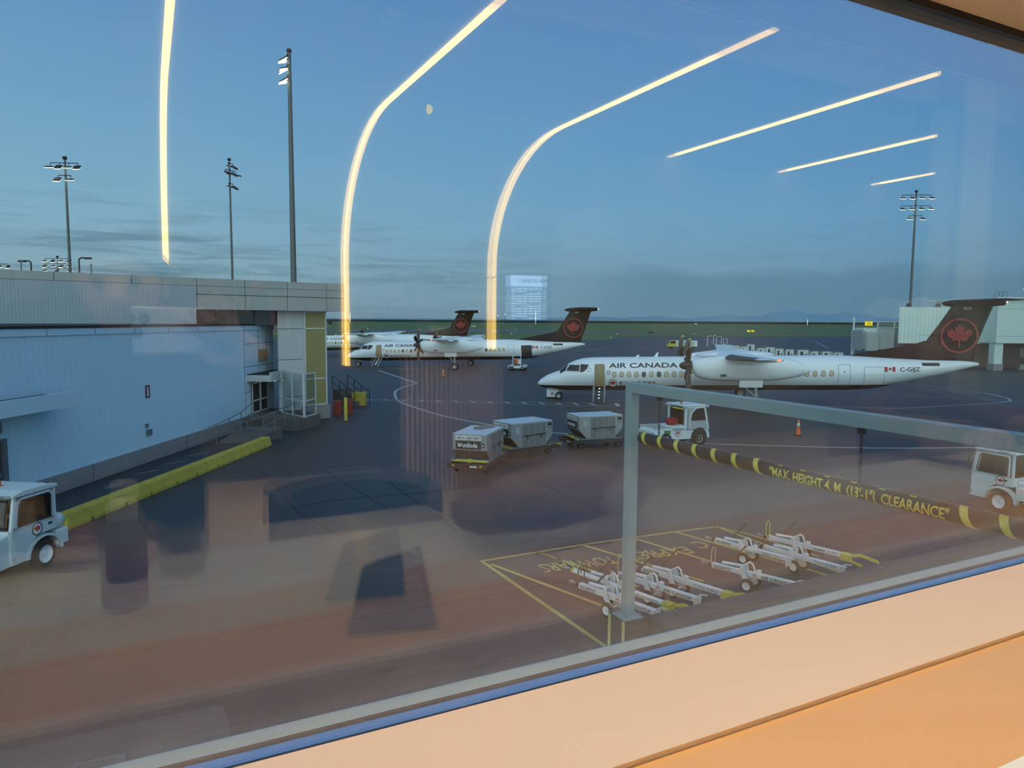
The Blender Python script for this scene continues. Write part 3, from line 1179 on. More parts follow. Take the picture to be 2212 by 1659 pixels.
def wing_half(sg):
    m = MB()
    rings = []
    for y, xle, xte, z, th in ((.0, 14.1, 17.3, 1.42, 1.15), (4.3, 14.25, 17.35, 1.42, 1.1), (9.5, 14.75, 17.0, 1.56, 1.0), (13.4, 15.1, 16.75, 1.72, .85), (14.1, 15.45, 16.6, 1.75, .5), (14.25, 15.8, 16.45, 1.755, .2)):
        c = xte - xle
        rings.append([Vector((xle + c * p, sg * y, z - .024 * 11 * 0 + c * q * th)) for p, q in FOIL])
    m.loft(rings)
    return m


def nacelle(sg):
    m = MB()
    rings = []
    y0 = sg * 4.4
    for x, zb, zt, w in ((12.02, .62, 1.18, .24), (12.15, .30, 1.30, .36), (12.35, .06, 1.36, .46), (13.0, -.16, 1.46, .58), (14.2, -.26, 1.60, .64), (15.5, -.27, 1.66, .64), (17, -.27, 1.60, .62), (18.2, -.22, 1.45, .54), (19.0, -.08, 1.24, .42), (19.5, .06, 1.04, .32), (20.0, .22, .78, .18), (20.3, .38, .56, .06)):
        c, b = (zb + zt) / 2, (zt - zb) / 2
        rings.append([Vector((x, y0 + w * math.copysign(abs(math.cos(2 * PI * k / 28)) ** .8, math.cos(2 * PI * k / 28)), c + b * math.copysign(abs(math.sin(2 * PI * k / 28)) ** .85, math.sin(2 * PI * k / 28)))) for k in range(28)])
    m.loft(rings)
    return m


def prop_blade(a0, hubx, y0, hz):
    """scimitar blade, feathered, one of six"""
    rings = []
    for r, ch, sw, tw in ((.22, .14, 0, 86), (.45, .24, 0, 84), (.9, .38, -.03, 81), (1.35, .43, -.04, 78), (1.7, .38, .0, 75), (1.92, .28, .09, 73), (2.05, .12, .20, 72)):
        t = R(tw)
        ring = []
        for p, q in ((-.5, 0), (-.2, .10), (.2, .09), (.5, 0), (.2, -.05), (-.2, -.06)):
            u, v = p * ch + sw, q * ch
            ax = u * math.sin(t) + v * math.cos(t)
            tg = u * math.cos(t) - v * math.sin(t)
            ring.append(Vector((hubx + ax, y0 + r * math.sin(a0) + tg * math.cos(a0), hz + r * math.cos(a0) - tg * math.sin(a0))))
        rings.append(ring)
    return rings


def wheel(m_t, m_h, c, r, w, parent, name='tyre'):
    t = MB().lathe([(r * .60, -w / 2), (r * .88, -w / 2), (r, -w * .3), (r, w * .3), (r * .88, w / 2), (r * .60, w / 2), (r * .60, -w / 2)], c, 'Y', 24, False).build(name, m_t, parent, smooth=True, auto=40)
    MB().lathe([(.001, -w * .38), (r * .18, -w * .40), (r * .22, -w * .22), (r * .45, -w * .30), (r * .59, -w * .50), (r * .59, w * .50), (r * .45, w * .30), (r * .22, w * .22), (r * .18, w * .40), (.001, w * .38)], c, 'Y', 20).build('wheel_hub', m_h, t, smooth=True, auto=40)
    return t


def gz(x):
    """ground level below the sloping body axis at station x"""
    return -(ZC0 + SLOPE * (x - 5))


def make_aircraft(label, nose, yaw, reg, fin_no, door='front', phase=(0.25, .6)):
    t = thing('turboprop_airliner', label, 'aircraft', (nose[0], nose[1], 0), yaw, 'parked turboprops')
    # every part sits in the body frame, which is pitched nose-down
    PM = Matrix.Translation((0, 0, ZC0 - SLOPE * 5)) @ Matrix.Rotation(-math.atan(SLOPE), 4, 'Y')
    made = []

    def P(o):
        made.append(o)
        return o
    rings = []
    xs = sorted(set(SX + [.05, .2, .55, 1.05, 1.55, 2.0, 2.4, 2.85, 3.4, 4.0, 4.8] + [6, 7, 9, 10, 11, 13, 14, 15, 17, 18, 19, 21, 27, 28.5, 29.9, 31.1]))
    for x in xs:
        lo_, hi_, a = bodyxs(x)
        c, b = (lo_ + hi_) / 2, (hi_ - lo_) / 2
        rings.append([Vector((x, a * math.cos(2 * PI * k / 48), c + b * math.sin(2 * PI * k / 48))) for k in range(48)])
    fu = P(MB().loft(rings).build('fuselage', MATS['fuselage_paint'], t, smooth=True, auto=50))
    # flight-deck glass: dark mask round framed panes
    P(decal(([(1.84, .27), (2.35, .25), (3.60, .20), (3.88, .24), (4.12, .48), (4.28, .80), (3.60, .83), (2.70, .83), (2.42, .68), (2.10, .44)], [tuple(range(10))]), 0, 0, 'cockpit_mask', 'aircraft_belly', t, .012, .12, .08))
    P(decal(([(2.46, .30), (3.52, .26), (3.55, .72), (3.46, .76), (2.76, .75), (2.56, .52)], [tuple(range(6))]), 0, 0, 'side_window', 'dark_glass', t, .022, .12, .08))
    P(decal(([(2.38, .25), (3.58, .20), (3.62, .76), (3.50, .82), (2.70, .81), (2.48, .55), (2.56, .52), (2.76, .75), (3.46, .76), (3.55, .72), (3.52, .26), (2.46, .30)], [(0, 1, 10, 11), (1, 2, 9, 10), (2, 3, 8, 9), (3, 4, 7, 8), (4, 5, 6, 7), (5, 0, 11, 6)]), 0, 0, 'window_frame', 'aircraft_white', t, .026, .12, .08))
    # windscreen in front, wrapped over the nose
    wsr = []
    for x in (1.92, 2.1, 2.3, 2.5):
        lo_, hi_, a = bodyxs(x)
        c, b = (lo_ + hi_) / 2, (hi_ - lo_) / 2
        a0 = R(38)
        wsr.append([Vector((x, (a + .012) * math.cos(q), c + (b + .014) * math.sin(q))) for q in [a0 + (PI - 2 * a0) * k / 12 for k in range(13)]])
    P(MB().loft(wsr, False, False).build('windscreen', MATS['dark_glass'], t))
    # cabin windows
    k = 0
    for x in [6.30 + .575 * i for i in range(11)] + [12.8, 13.4] + [20.1, 20.68, 21.27, 21.86, 22.45]:
        lit = (k * 5 + len(reg)) % 7 not in (1, 5)
        w = P(decal(rrect(.27, .38, .10), x - .135, -.17, 'cabin_window', 'cabin_lit' if lit else 'cabin_grey', t, .014, .3, .1))
        P(decal(frame_polys(.33, .44, .13, .03), x - .165, -.20, 'window_surround', 'cabin_grey', w, .012, .3, .1))
        k += 1
    # doors
    P(decal(rrect(.76, 1.74, .12), 4.77, -.93, 'door_opening', 'cabin_inside' if door == 'front' else 'cabin_inside', t, .016))
    P(decal(frame_polys(.82, 1.80, .14, .03), 4.74, -.96, 'door_surround', 'panel_line', t, .018))
    for q, w, h, z in ((22.92, .86, 1.70, -1.02), (24.75, 1.45, 1.50, -1.02)):
        if door == 'rear' and q > 24:
            P(decal(rrect(1.40, 1.50, .06), q, -.95, 'cargo_opening', 'door_dark', t, .02))
        else:
            P(decal(frame_polys(w, h, .1, .025), q, z, 'door_outline', 'panel_line', t, .012))
    P(decal(disc_polys(.05, 10), 23.35, .15, 'door_latch', 'ink', t, .013))
    # lettering
    if True:
        P(decal(fit_text('AIR CANADA', 5.30, .37, .02), 5.88, .54, 'airline_lettering', 'ink', t, .014, .4, .1))
        P(decal(fit_text('EXPRESS', 2.85, .31, .0), 6.72, -.83, 'express_lettering', 'ink', t, .014, .4, .1))
        rd = P(decal(disc_polys(.33), 6.18, -.67, 'roundel', 'paint_white', t, .014, .3, .1))
        P(decal(ring_polys(.28, .33), 6.18, -.67, 'roundel_ring', 'ink', rd, .018, .3, .1))
        P(decal(leaf_polys(.23), 6.18, -.67, 'maple_leaf', 'emblem_red', rd, .018, .3, .1))
        for kk in range(5):
            a = 2 * PI * kk / 5 + .3
            P(decal(leaf_polys(.05), 4.3 + .16 * math.cos(a), .42 + .16 * math.sin(a), 'star_mark', 'ink', t, .014))
        for kk in range(3):
            P(decal(([(0, 0), (.36, 0), (.36, .04), (0, .04)], [(0, 1, 2, 3)]), 5.66, .28 - .12 * kk, 'small_print', 'ink', t, .014))
    P(decal(fit_text(reg, 1.45, .30, .015), 27.3, .13, 'registration', 'ink', t, .014, .4, .1))
    fl = P(decal(([(0, 0), (.76, 0), (.76, .34), (0, .34)], [(0, 1, 2, 3)]), 26.2, .12, 'flag', 'paint_white', t, .014, .2, .1))
    for q in (0, .56):
        P(decal(([(q, 0), (q + .20, 0), (q + .20, .34), (q, .34)], [(0, 1, 2, 3)]), 26.2, .12, 'flag_bar', 'emblem_red', fl, .020, .2, .1))
    P(decal(leaf_polys(.13), 26.58, .29, 'flag_leaf', 'emblem_red', fl, .020, .2, .1))
    P(decal(([(0, 0), (1.25, -.02), (1.22, .20), (-.06, .22)], [(0, 1, 2, 3)]), 28.95, .50, 'apu_grille', 'door_dark', t, .014, .3, .1))
    P(decal(([(0, 0), (1.1, 0), (1.1, .035), (0, .035)], [(0, 1, 2, 3)]), 26.2, -.75, 'vent_slot', 'panel_line', t, .014, .3, .1))
    # belly line along the flank
    # wings, nacelles, propellers
    for sg in (-1, 1):
        w = P(wing_half(sg).build('wing', MATS['aircraft_white'], t, smooth=True, auto=35))
        bt_ = MB()
        rings = []
        for y, xle, xte, z, th in ((5.2, 14.30, 17.31, 1.43, 1.1), (9.5, 14.75, 17.0, 1.56, 1.0), (13.4, 15.1, 16.75, 1.72, .85)):
            c = xte - xle
            rings.append([Vector((xle + c * p - .006, sg * y, z + c * q * th * 1.04 + (.006 if q > 0 else -.006))) for p, q in ((.16, .078), (.10, .068), (.02, .035), (0, 0), (.02, -.022), (.10, -.040), (.16, -.045))])
        bt_.loft(rings, False, False)
        P(bt_.build('deice_boot', MATS['aircraft_black'], w, smooth=True))
        tip = P(MB().ball((16.35, sg * 14.12, 1.72), .09, 10, 6, (1.6, .7, .7)).build('wing_tip_light', MATS['lamp_red'] if sg < 0 else MATS['lamp_warm'], w, smooth=True))
        fp = P(MB().ball((16.6, sg * 8.6, 1.42), .18, 10, 8, (6, .8, .8)).build('flap_fairing', MATS['aircraft_white'], w, smooth=True))
        n = P(nacelle(sg).build('nacelle', MATS['aircraft_white'], t, smooth=True, auto=50))
        P(MB().lathe([(.001, 12.06), (.30, 12.04), (.30, 11.99), (.001, 11.98)], (0, sg * 4.4, .90), 'X', 20).build('intake', MATS['door_dark'], n))
        P(MB().ball((14.2, sg * 5.02, .18), .16, 10, 6, (1.6, .3, .6)).build('exhaust_port', MATS['cabin_grey'], n, smooth=True))
        sp = P(MB().lathe([(.001, 11.12), (.12, 11.17), (.24, 11.32), (.32, 11.55), (.36, 11.8), (.37, 12.0), (.001, 12.02)], (0, sg * 4.4, .88), 'X', 24).build('spinner', MATS['prop_brown'], t, smooth=True, auto=50))
        for q in range(6):
            rg = prop_blade(phase[0 if sg < 0 else 1] + q * PI / 3, 11.78, sg * 4.4, .88)
            bl_ = P(MB().loft(rg[:6]).build('propeller_blade', MATS['prop_brown'], sp, smooth=True, auto=40))
            P(MB().loft(rg[5:]).build('blade_tip', MATS['hazard_yellow'], sp, smooth=True, auto=40))
    P(MB().ball((15.6, 0, 1.42), 1.0, 20, 10, (3.0, 1.25, .36)).build('wing_fairing', MATS['aircraft_white'], t, smooth=True))
    # tail
    fin = MB()
    rings = []
    for z, xl, xt, th in ((.70, 28.0, 32.45, .22), (1.6, 28.75, 32.65, .20), (2.3, 29.35, 32.95, .18), (3.6, 30.25, 33.40, .15), (4.95, 31.1, 33.92, .12)):
        c = xt - xl
        z_ = z
        rings.append([Vector((xl + c * p, q * c * th * 8 / 8 * 2.0, z_)) for p, q in [(a, b) for a, b in ((0, 0), (.05, .22), (.2, .42), (.4, .45), (.7, .28), (1, .02), (1, -.02), (.7, -.28), (.4, -.45), (.2, -.42), (.05, -.22))]])
    for r in rings:
        for p in r:
            p.y *= .30
    fin.loft(rings)
    f = P(fin.build('fin', MATS['aircraft_black'], t, smooth=True, auto=50))
    df_ = MB()
    df_.loft([[Vector((23.6, 0, 1.22)), Vector((23.6, .02, 1.20)), Vector((23.6, -.02, 1.20))],
              [Vector((26.4, 0, 1.74)), Vector((26.4, .10, 1.0)), Vector((26.4, -.10, 1.0))],
              [Vector((28.6, 0, 2.12)), Vector((28.6, .14, .9)), Vector((28.6, -.14, .9))],
              [Vector((29.3, 0, 2.36)), Vector((29.6, .12, .8)), Vector((29.6, -.12, .8))]])
    P(df_.build('dorsal_fin', MATS['aircraft_black'], f))
    FF = lambda x, y, o: Vector((31.55 + x, -.30 - o, 2.70 + y))
    rg_ = P(flat(ring_polys(1.15, 1.29), FF, 'fin_ring', MATS['fin_red'], f, 0))
    P(flat(leaf_polys(.90), FF, 'fin_leaf', MATS['fin_red'], f, 0))
    P(flat(fit_text(fin_no, .58, .22, .02), lambda x, y, o: Vector((31.75 + x, -.235, 4.60 + y)), 'fin_number', MATS['paint_white'], f, 0))
    # tailplane with its bullet fairing
    P(MB().loft([[Vector((x, r * math.cos(2 * PI * k / 16) * .9, 5.08 + r * math.sin(2 * PI * k / 16))) for k in range(16)] for x, r in ((30.35, .03), (30.6, .16), (31.2, .26), (32.4, .30), (33.8, .27), (34.6, .22), (34.75, .02))]).build('bullet_fairing', MATS['aircraft_black'], f, smooth=True))
    for sg in (-1, 1):
        rings = []
        for y, xl, xt in ((.1, 31.3, 34.2), (2.4, 31.75, 34.1), (4.3, 32.1, 33.95), (4.62, 32.6, 33.8)):
            c = xt - xl
            rings.append([Vector((xl + c * p, sg * y, 5.17 + c * q * .85)) for p, q in FOIL])
        P(MB().loft(rings).build('tailplane', MATS['aircraft_black'], f, smooth=True, auto=40))
    P(MB().ball((34.78, 0, 5.10), .06, 8, 6).build('tail_light', MATS['lamp_white'], f))
    P(MB().lathe([(.13, 32.75), (.15, 32.80), (.12, 33.0), (.001, 33.0)], (0, 0, .55), 'X', 14).build('tail_cone', MATS['aircraft_white'], t, smooth=True))
    # aerials
    for x, h in ((7.9, .10), (9.4, .22)):
        P(MB().add([(x, -.02, 1.33), (x + .28, -.02, 1.33), (x + .36, 0, 1.33 + h * 1.6), (x + .24, 0, 1.33 + h * 1.6), (x, .02, 1.33), (x + .28, .02, 1.33)], [(0, 1, 2, 3), (4, 3, 2, 5), (0, 3, 4), (1, 5, 2)]).build('aerial', MATS['aircraft_white'], t))
    # landing gear
    g0 = gz(1.75)
    ng = P(MB().cyl((1.75, 0, -1.1), (1.75, 0, g0 + .28), .07, n=10).bar((1.75, -.2, g0 + .30), (1.75, .2, g0 + .30), .07).bar((1.75, 0, g0 + .65), (2.5, 0, -1.25), .06).build('nose_gear', MATS['gear_grey'], t))
    for y in (-.18, .18):
        P(wheel(MATS['rubber'], MATS['gear_grey'], (1.75, y, g0 + .29), .29, .19, ng))
    for sg in (-1, 1):
        g1 = gz(15.6)
        mg = P(MB().cyl((16.50, sg * 4.4, -.2), (16.62, sg * 4.4, g1 + .42), .10, n=12).bar((16.62, sg * 4.4 - .3, g1 + .42), (16.62, sg * 4.4 + .3, g1 + .42), .11).bar((15.2, sg * 4.4, -.2), (16.5, sg * 4.4, g1 + 1.0), .07).build('main_gear', MATS['gear_grey'], t))
        for y in (-.27, .27):
            P(wheel(MATS['rubber'], MATS['gear_grey'], (16.62, sg * 4.4 + y, g1 + .42), .42, .26, mg))
        dr_ = MB()
        for y in (-.42, .42):
            dr_.box((16.15, sg * 4.4 + y, -.46), (1.6, .05, .50))
        P(dr_.build('gear_door', MATS['aircraft_white'], t))
    # folding airstair at the front door
    if door in ('front', 'rear'):
        s = MB()
        a, b = Vector((5.14, -1.15, -.98)), Vector((5.14, -3.0, gz(5) + .10))
        for x in (-.42, .42):
            s.bar(a + Vector((x, 0, 0)), b + Vector((x, 0, 0)), .06, .16)
            s.tube([a + Vector((x, 0, .85)), b + Vector((x, 0, .85)), b + Vector((x, 0, 0))], .025, 8)
            s.cyl(a.lerp(b, .5) + Vector((x, 0, 0)), a.lerp(b, .5) + Vector((x, 0, .85)), .02, n=8)
        stair = P(s.build('airstair', MATS['gear_grey'], t))
        for kk in range(5):
            p = a.lerp(b, (kk + .6) / 5)
            P(MB().box(p, (.8, .26, .04)).build('tread', MATS['dark_steel'], stair))
            if kk < 4:
                P(MB().box(p + Vector((0, -.14, .02)), (.10, .03, .05)).build('tread_lamp', MATS['lamp_white'], stair))
    return t, made, PM


def settle(made, PM):
    done = set()
    for o in made:
        if o.parent is not None and o.parent.type == 'EMPTY':
            o.matrix_local = PM


def place_aircraft(*a, **k):
    t, made, PM = make_aircraft(*a, **k)
    settle(made, PM)
    return t


YAW = R(-10.0)
NOSE = Vector((2.1, 58.9, 0))
place_aircraft('nearest white turboprop with the fin number 425 and its front airstair down', NOSE, YAW, 'C-GIJZ', '425', 'front', (.25, .1))
mg2 = gp(986, 799)
N2 = Vector((mg2.x - 15.8, mg2.y + 7.22, 0))
place_aircraft('middle white turboprop with its rear cargo door open', N2, YAW, 'C-GYJZ', '427', 'rear', (.12, .05))
N3 = Vector(((1012 - 1106) * 126 / FPX - 32.3, 126 + 5.7, 0))
place_aircraft('farthest white turboprop, mostly hidden behind the middle one', N3, YAW, 'C-GGMZ', '431', 'none', (.4, .2))
# ================================================================== GROUND EQUIPMENT
mat('container_alu', (.30, .32, .32), .45, .35, var=.12, scale=2)
mat('container_top', (.55, .62, .66), .4, .2, var=.25, scale=1.5)
mat('container_canvas', (.16, .18, .18), .8, var=.2, scale=3)
mat('container_under', (.14, .12, .10), .6, .2, var=.2)
mat('dolly_paint', (.03, .03, .034), .6, var=.25)
mat('tug_white', (.60, .68, .68), .4, var=.06, scale=2)
mat('tug_grey', (.36, .40, .41), .6, var=.12, scale=3)
mat('canvas_grey', (.34, .39, .40), .75, var=.15, scale=3)
mat('sign_green', (.03, .20, .07), .5)
glass_pane('cab_glass', (.24, .28, .30), (1, 1, 1))


def container(label, loc, ang, code):
    t = thing('cargo_container', label, 'container', (loc[0], loc[1], .50), ang, 'cargo containers on dollies')
    prof = [(-.78, 0), (.78, 0), (1.22, .46), (1.22, 1.12), (-1.22, 1.12), (-1.22, .46)]
    MB().prism(prof, 'Y', -.76, .76).build('shell', MATS['container_alu'], t, bevel=.015)
    MB().span((-1.20, -.74, 1.121), (1.20, .74, 1.15)).build('top_sheet', MATS['container_top'], t)
    e1 = Vector((1.22 - .78, .46, 0)).normalized()
    u = MB()
    for sg in (-1, 1):
        u.add([(sg * .79, -.74, .0), (sg * .79, .74, 0), (sg * 1.225, .74, .45), (sg * 1.225, -.74, .45)], [(0, 1, 2, 3)])
    u.build('sloped_panel', MATS['container_under'], t)
    LF = face_fn((-1.228, .62, .60), (0, -1, 0), (0, 0, 1))
    p = flat(([(0, .28), (1.12, .28), (1.12, .47), (0, .47)], [(0, 1, 2, 3)]), LF, 'code_plate', MATS['paint_white'], t, 0)
    flat([[(x + .05, y + .31) for x, y in q] if i == 0 else q for i, q in enumerate(fit_text(code, 1.02, .125, .02))], LF, 'code_lettering', MATS['ink'], p, .004)
    b = flat(([(0, -.10), (1.12, -.10), (1.12, .25), (0, .25)], [(0, 1, 2, 3)]), LF, 'maker_banner', MATS['ink'], t, 0)
    flat([[(x + .30, y - .02) for x, y in q] if i == 0 else q for i, q in enumerate(fit_text('unilode', .66, .20, .03))], LF, 'maker_lettering', MATS['paint_white'], b, .004)
    flat(([(.10, .12), (.15, .17), (.17, .05), (.27, .17), (.25, .02), (.15, -.02), (.12, .02)], [(0, 1, 2), (2, 3, 4), (2, 4, 5), (0, 2, 5, 6)]), LF, 'maker_mark', MATS['paint_white'], b, .004)
    flat([[(x + 1.14, y - .02) for x, y in q] if i == 0 else q for i, q in enumerate(([(0, 0), (.12, 0), (.12, .2), (0, .2)], [(0, 1, 2, 3)]))], LF, 'position_plate', MATS['ink'], t, 0)
    flat([[(x + 1.17, y + .02) for x, y in q] if i == 0 else q for i, q in enumerate(fit_text('0', .06, .11, .02))], LF, 'position_figure', MATS['paint_white'], t, .004)
    # curtain on the long side, with its strap and a small placard
    SF = face_fn((-.85, -.764, .02), (1, 0, 0), (0, 0, 1))
    cs = MB()
    n = 18
    for k in range(n):
        x0, x1 = -.55 + 1.35 * k / n, -.55 + 1.35 * (k + 1) / n
        y0 = -.775 - .018 * math.sin(k * 1.3)
        y1 = -.775 - .018 * math.sin((k + 1) * 1.3)
        cs.add([(x0, y0, .06), (x1, y1, .06), (x1, y1, 1.06), (x0, y0, 1.06)], [(0, 1, 2, 3)])
    cur = cs.build('curtain', MATS['container_canvas'], t, smooth=True)
    MB().bar((-.55, -.80, .52), (.82, -.80, .56), .015, .035).bar((-.3, -.80, .35), (-.3, -.80, .55), .02, .04).bar((.5, -.80, .37), (.5, -.80, .56), .02, .04).build('strap', MATS['ink'], cur)
    q = flat(([(1.78, .78), (2.0, .78), (2.0, 1.02), (1.78, 1.02)], [(0, 1, 2, 3)]), SF, 'placard', MATS['ink'], t, .004)
    flat(([(1.81, .82), (1.97, .82), (1.97, .86), (1.81, .86)], [(0, 1, 2, 3)]), SF, 'placard_print', MATS['paint_white'], q, .006)
    flat(([(-.12, .60), (.10, .60), (.10, .92), (-.12, .92)], [(0, 1, 2, 3)]), SF, 'side_hatch', MATS['tug_grey'], t, .003)
    return t


def dolly(label, loc, ang):
    t = thing('container_dolly', label, 'dolly', (loc[0], loc[1], 0), ang, 'container dollies')
    f = MB()
    for y in (-.80, .80):
        f.span((-1.55, y - .05, .30), (1.55, y + .05, .44))
    for x in (-1.5, -.75, 0, .75, 1.5):
        f.span((x - .05, -.8, .30), (x + .05, .8, .42))
    f.build('frame', MATS['dolly_paint'], t)
    r = MB()
    for k in range(15):
        r.cyl((-1.12 + k * .16, -.74, .46), (-1.12 + k * .16, .74, .46), .03, n=8)
    r.build('roller_deck', MATS['steel'], t)
    s = MB()
    for y in (-.82, .82):
        s.bar((-1.2, y, .50), (1.2, y, .50), .05, .05)
        for x in (-1.1, -.4, .3, 1.0):
            s.bar((x, y, .42), (x + .1, y, .58), .04)
    s.build('side_guide', MATS['rail_grey'], t)
    y_ = MB()
    for x in (-1.22, 1.22):
        y_.bar((x, -.75, .50), (x, .75, .50), .05, .07)
        y_.span((x - .04, -.08, .44), (x + .04, .08, .60))
    y_.build('end_stop', MATS['hazard_yellow'], t)
    for x in (-1.05, 1.05):
        for y in (-.62, .62):
            wheel(MATS['rubber'], MATS['dark_steel'], (x, y, .20), .20, .12, t)
    for sg in (-1, 1):
        b = MB().span((sg * 1.55 - .03, -.85, .24), (sg * 1.55 + .03, .85, .44)).build('end_beam', mat('dolly_red', (.07, .03, .02), .7), t)
        for y in (-.6, .6):
            MB().box((sg * 1.586, y, .36), (.01, .10, .05)).build('reflector', MATS['sign_yellow'], b)
        MB().box((sg * 1.586, -.28, .34), (.01, .30, .06)).build('number_plate', MATS['paint_white'], b)
    MB().bar((1.55, .18, .30), (2.25, 0, .30), .06).bar((1.55, -.18, .30), (2.25, 0, .30), .06).lathe([(.04, .27), (.09, .27), (.09, .33), (.04, .33)], (2.30, 0, 0), 'Z', 14).build('drawbar', MATS['hazard_yellow'], t)
    return t


for (x, y, ax, ay, code, ll, dl) in ((-1.42, 30.75, .27, .963, 'AKH 54019R7', 'nearest cargo container, its code plate and black maker banner facing the window', 'dolly under the nearest cargo container'),
                             (.52, 33.9, .81, .586, 'AKH68255R7', 'middle cargo container, set at an angle behind the nearest one', 'dolly under the middle cargo container'),
                             (4.22, 36.4, .94, .342, 'AKH07814R7', 'farthest cargo container, beside the grey gantry post', 'dolly under the farthest cargo container')):
    a = math.atan2(ay, ax)
    dolly(dl, (x, y), a)
    container(ll, (x, y), a, code)

# loose folded sheet on the nearest container
fs = thing('folded_sheet', 'folded grey sheet lying on top of the nearest cargo container', 'sheet', (-1.25, 31.35, 1.652), R(60))
MB().add([(-.6, -.25, 0), (.5, -.35, .01), (.65, .25, 0), (-.1, .38, .02), (-.55, .2, .05), (0, 0, .10), (.35, .02, .09)], [(0, 1, 5), (1, 6, 5), (1, 2, 6), (2, 3, 6), (3, 5, 6), (3, 4, 5), (4, 0, 5), (0, 4, 3, 2, 1)]).build('sheet', MATS['container_canvas'], fs)


def leaf_badge(fn, r, parent):
    return roundel(fn, r, parent, .004)


# --------------------------------------------------------------- low tug with the canvas cab
tg = thing('baggage_tug', 'white tow tug with a grey canvas cab and a red bag on its deck', 'tug', (8.45, 37.05, 0), math.atan2(.40, .916), 'tugs on the apron')
b = MB()
b.prism([(-1.70, .34), (-1.70, .80), (-1.55, .92), (-.55, .96), (-.45, 1.02), (.25, 1.02), (.25, .80), (1.62, .80), (1.72, .60), (1.72, .34)], 'Y', -.72, .72)
b.build('body', MATS['tug_white'], tg, bevel=.03)
MB().span((-1.74, -.66, .30), (-1.60, .66, .62)).span((-1.86, -.30, .26), (-1.70, .30, .50)).build('rear_bumper', MATS['black_metal'], tg)
MB().span((-1.95, -.22, .22), (-1.74, .22, .52)).build('tow_hitch', MATS['hazard_yellow'], tg)
d = MB()
for k in range(6):
    d.bar((-1.5 + k * .15, -.6, .985), (-1.42 + k * .15, .6, .985), .05, .03)
d.span((-1.66, -.7, .94), (-.6, -.64, 1.02))
d.span((-1.66, .64, .94), (-.6, .7, 1.02))
d.build('deck_rack', MATS['tug_grey'], tg)
MB().span((-.62, -.725, .80), (.12, -.70, .97)).build('vent_panel', MATS['tug_grey'], tg)
c = MB()
for x, y in ((.20, -.70), (.20, .70)):
    c.bar((x, y, .9), (x, y, 2.0), .12)
for y in (-.70, .70):
    c.bar((1.62, y, .8), (1.36, y, 2.0), .10)
    c.bar((.2, y, 1.98), (1.38, y, 1.98), .09)
c.bar((.2, -.7, 1.02), (.2, .7, 1.02), .08)
c.build('cab_frame', MATS['tug_white'], tg)
rf = MB().box((.80, 0, 2.06), (1.42, 1.56, .10)).build('roof', MATS['tug_white'], tg, bevel=.03)
for x in (.12, 1.48):
    for y in (-.76, .76):
        MB().lathe([(0, 1.98), (.13, 1.98), (.13, 2.06), (0, 2.08)], (x, y, 0), 'Z', 14).build('roof_corner', MATS['tug_grey'], rf)
MB().lathe([(0, 2.11), (.07, 2.11), (.06, 2.22), (0, 2.24)], (.35, -.1, 0), 'Z', 14).build('beacon', MATS['lamp_amber'], rf)
MB().span((.13, -.55, 1.86), (.15, .35, 1.92)).build('height_strip', MATS['sign_yellow'], rf)
MB().span((.19, -.62, 1.08), (.21, .62, 1.86)).build('rear_window', MATS['cab_glass'], tg)
w = MB()
w.add([(.32, -.735, .84), (1.58, -.735, .84), (1.56, -.735, 1.28), (.32, -.735, 1.28)], [(0, 1, 2, 3)])
w.add([(.32, -.735, 1.28), (.44, -.735, 1.28), (.46, -.735, 1.52), (.58, -.735, 1.76), (.80, -.735, 1.92), (.32, -.735, 1.95)], [(0, 1, 2, 3, 4, 5)])
cv_ = w.build('canvas_door', MATS['canvas_grey'], tg)
md = cv_.modifiers.new('thick', 'SOLIDIFY')
md.thickness = .02
MB().add([(.44, -.738, 1.28), (1.52, -.738, 1.28), (1.42, -.738, 1.92), (.80, -.738, 1.92), (.58, -.738, 1.76), (.46, -.738, 1.52)], [(0, 1, 2, 3, 4, 5)]).build('door_window', MATS['cab_glass'], cv_)
MB().tube([(.44, -.75, .86), (.45, -.75, 1.4), (.55, -.75, 1.72), (.80, -.75, 1.93), (1.40, -.75, 1.97)], .035, 8).build('door_hoop', MATS['tug_white'], tg)
MB().box((.75, .1, 1.10), (.5, .9, .12)).box((.58, .1, 1.35), (.12, .9, .5)).build('seat', MATS['ink'], tg)
TF = face_fn((0, -.722, 0), (1, 0, 0), (0, 0, 1))
leaf_badge(lambda x, y, o: TF(x - .28, y + .68, o), .17, tg)
flat(([(-1.12, .66), (-.72, .66), (-.72, .86), (-1.12, .86)], [(0, 1, 2, 3)]), TF, 'green_plate', MATS['sign_green'], tg, .004)
for x, y in ((-1.0, -.66), (-1.0, .66), (1.05, -.66), (1.05, .66)):
    wheel(MATS['rubber'], MATS['tug_grey'], (x, y, .36), .36, .22, tg)
m = MB()
m.lathe([(.44, -.02), (.50, -.02), (.50, .02), (.44, .02)], (1.05, -.725, .42), 'Y', 24)
m.build('wheel_arch', MATS['black_metal'], tg)
tr = tg.matrix_basis.copy()
bagp = Matrix.Translation((8.45, 37.05, 0)) @ Matrix.Rotation(math.atan2(.40, .916), 4, 'Z') @ Vector((-.18, -.05, 1.03))
bgr = thing('duffel_bag', 'red duffel bag on the deck of the canvas-cab tug', 'bag', bagp, R(20))
MB().lathe([(.02, -.30), (.16, -.29), (.19, -.2), (.20, 0), (.19, .2), (.16, .29), (.02, .30)], (0, 0, .19), 'X', 18).build('bag_body', MATS['red_cloth'], bgr, smooth=True)
m = MB()
for x in (-.1, .1):
    m.tube([(x, .20 * math.cos(a), .19 + .205 * math.sin(a)) for a in [PI * k / 12 for k in range(13)]], .018, 6)
m.build('strap', mat('strap_dark', (.03, .012, .012), .8), bgr)


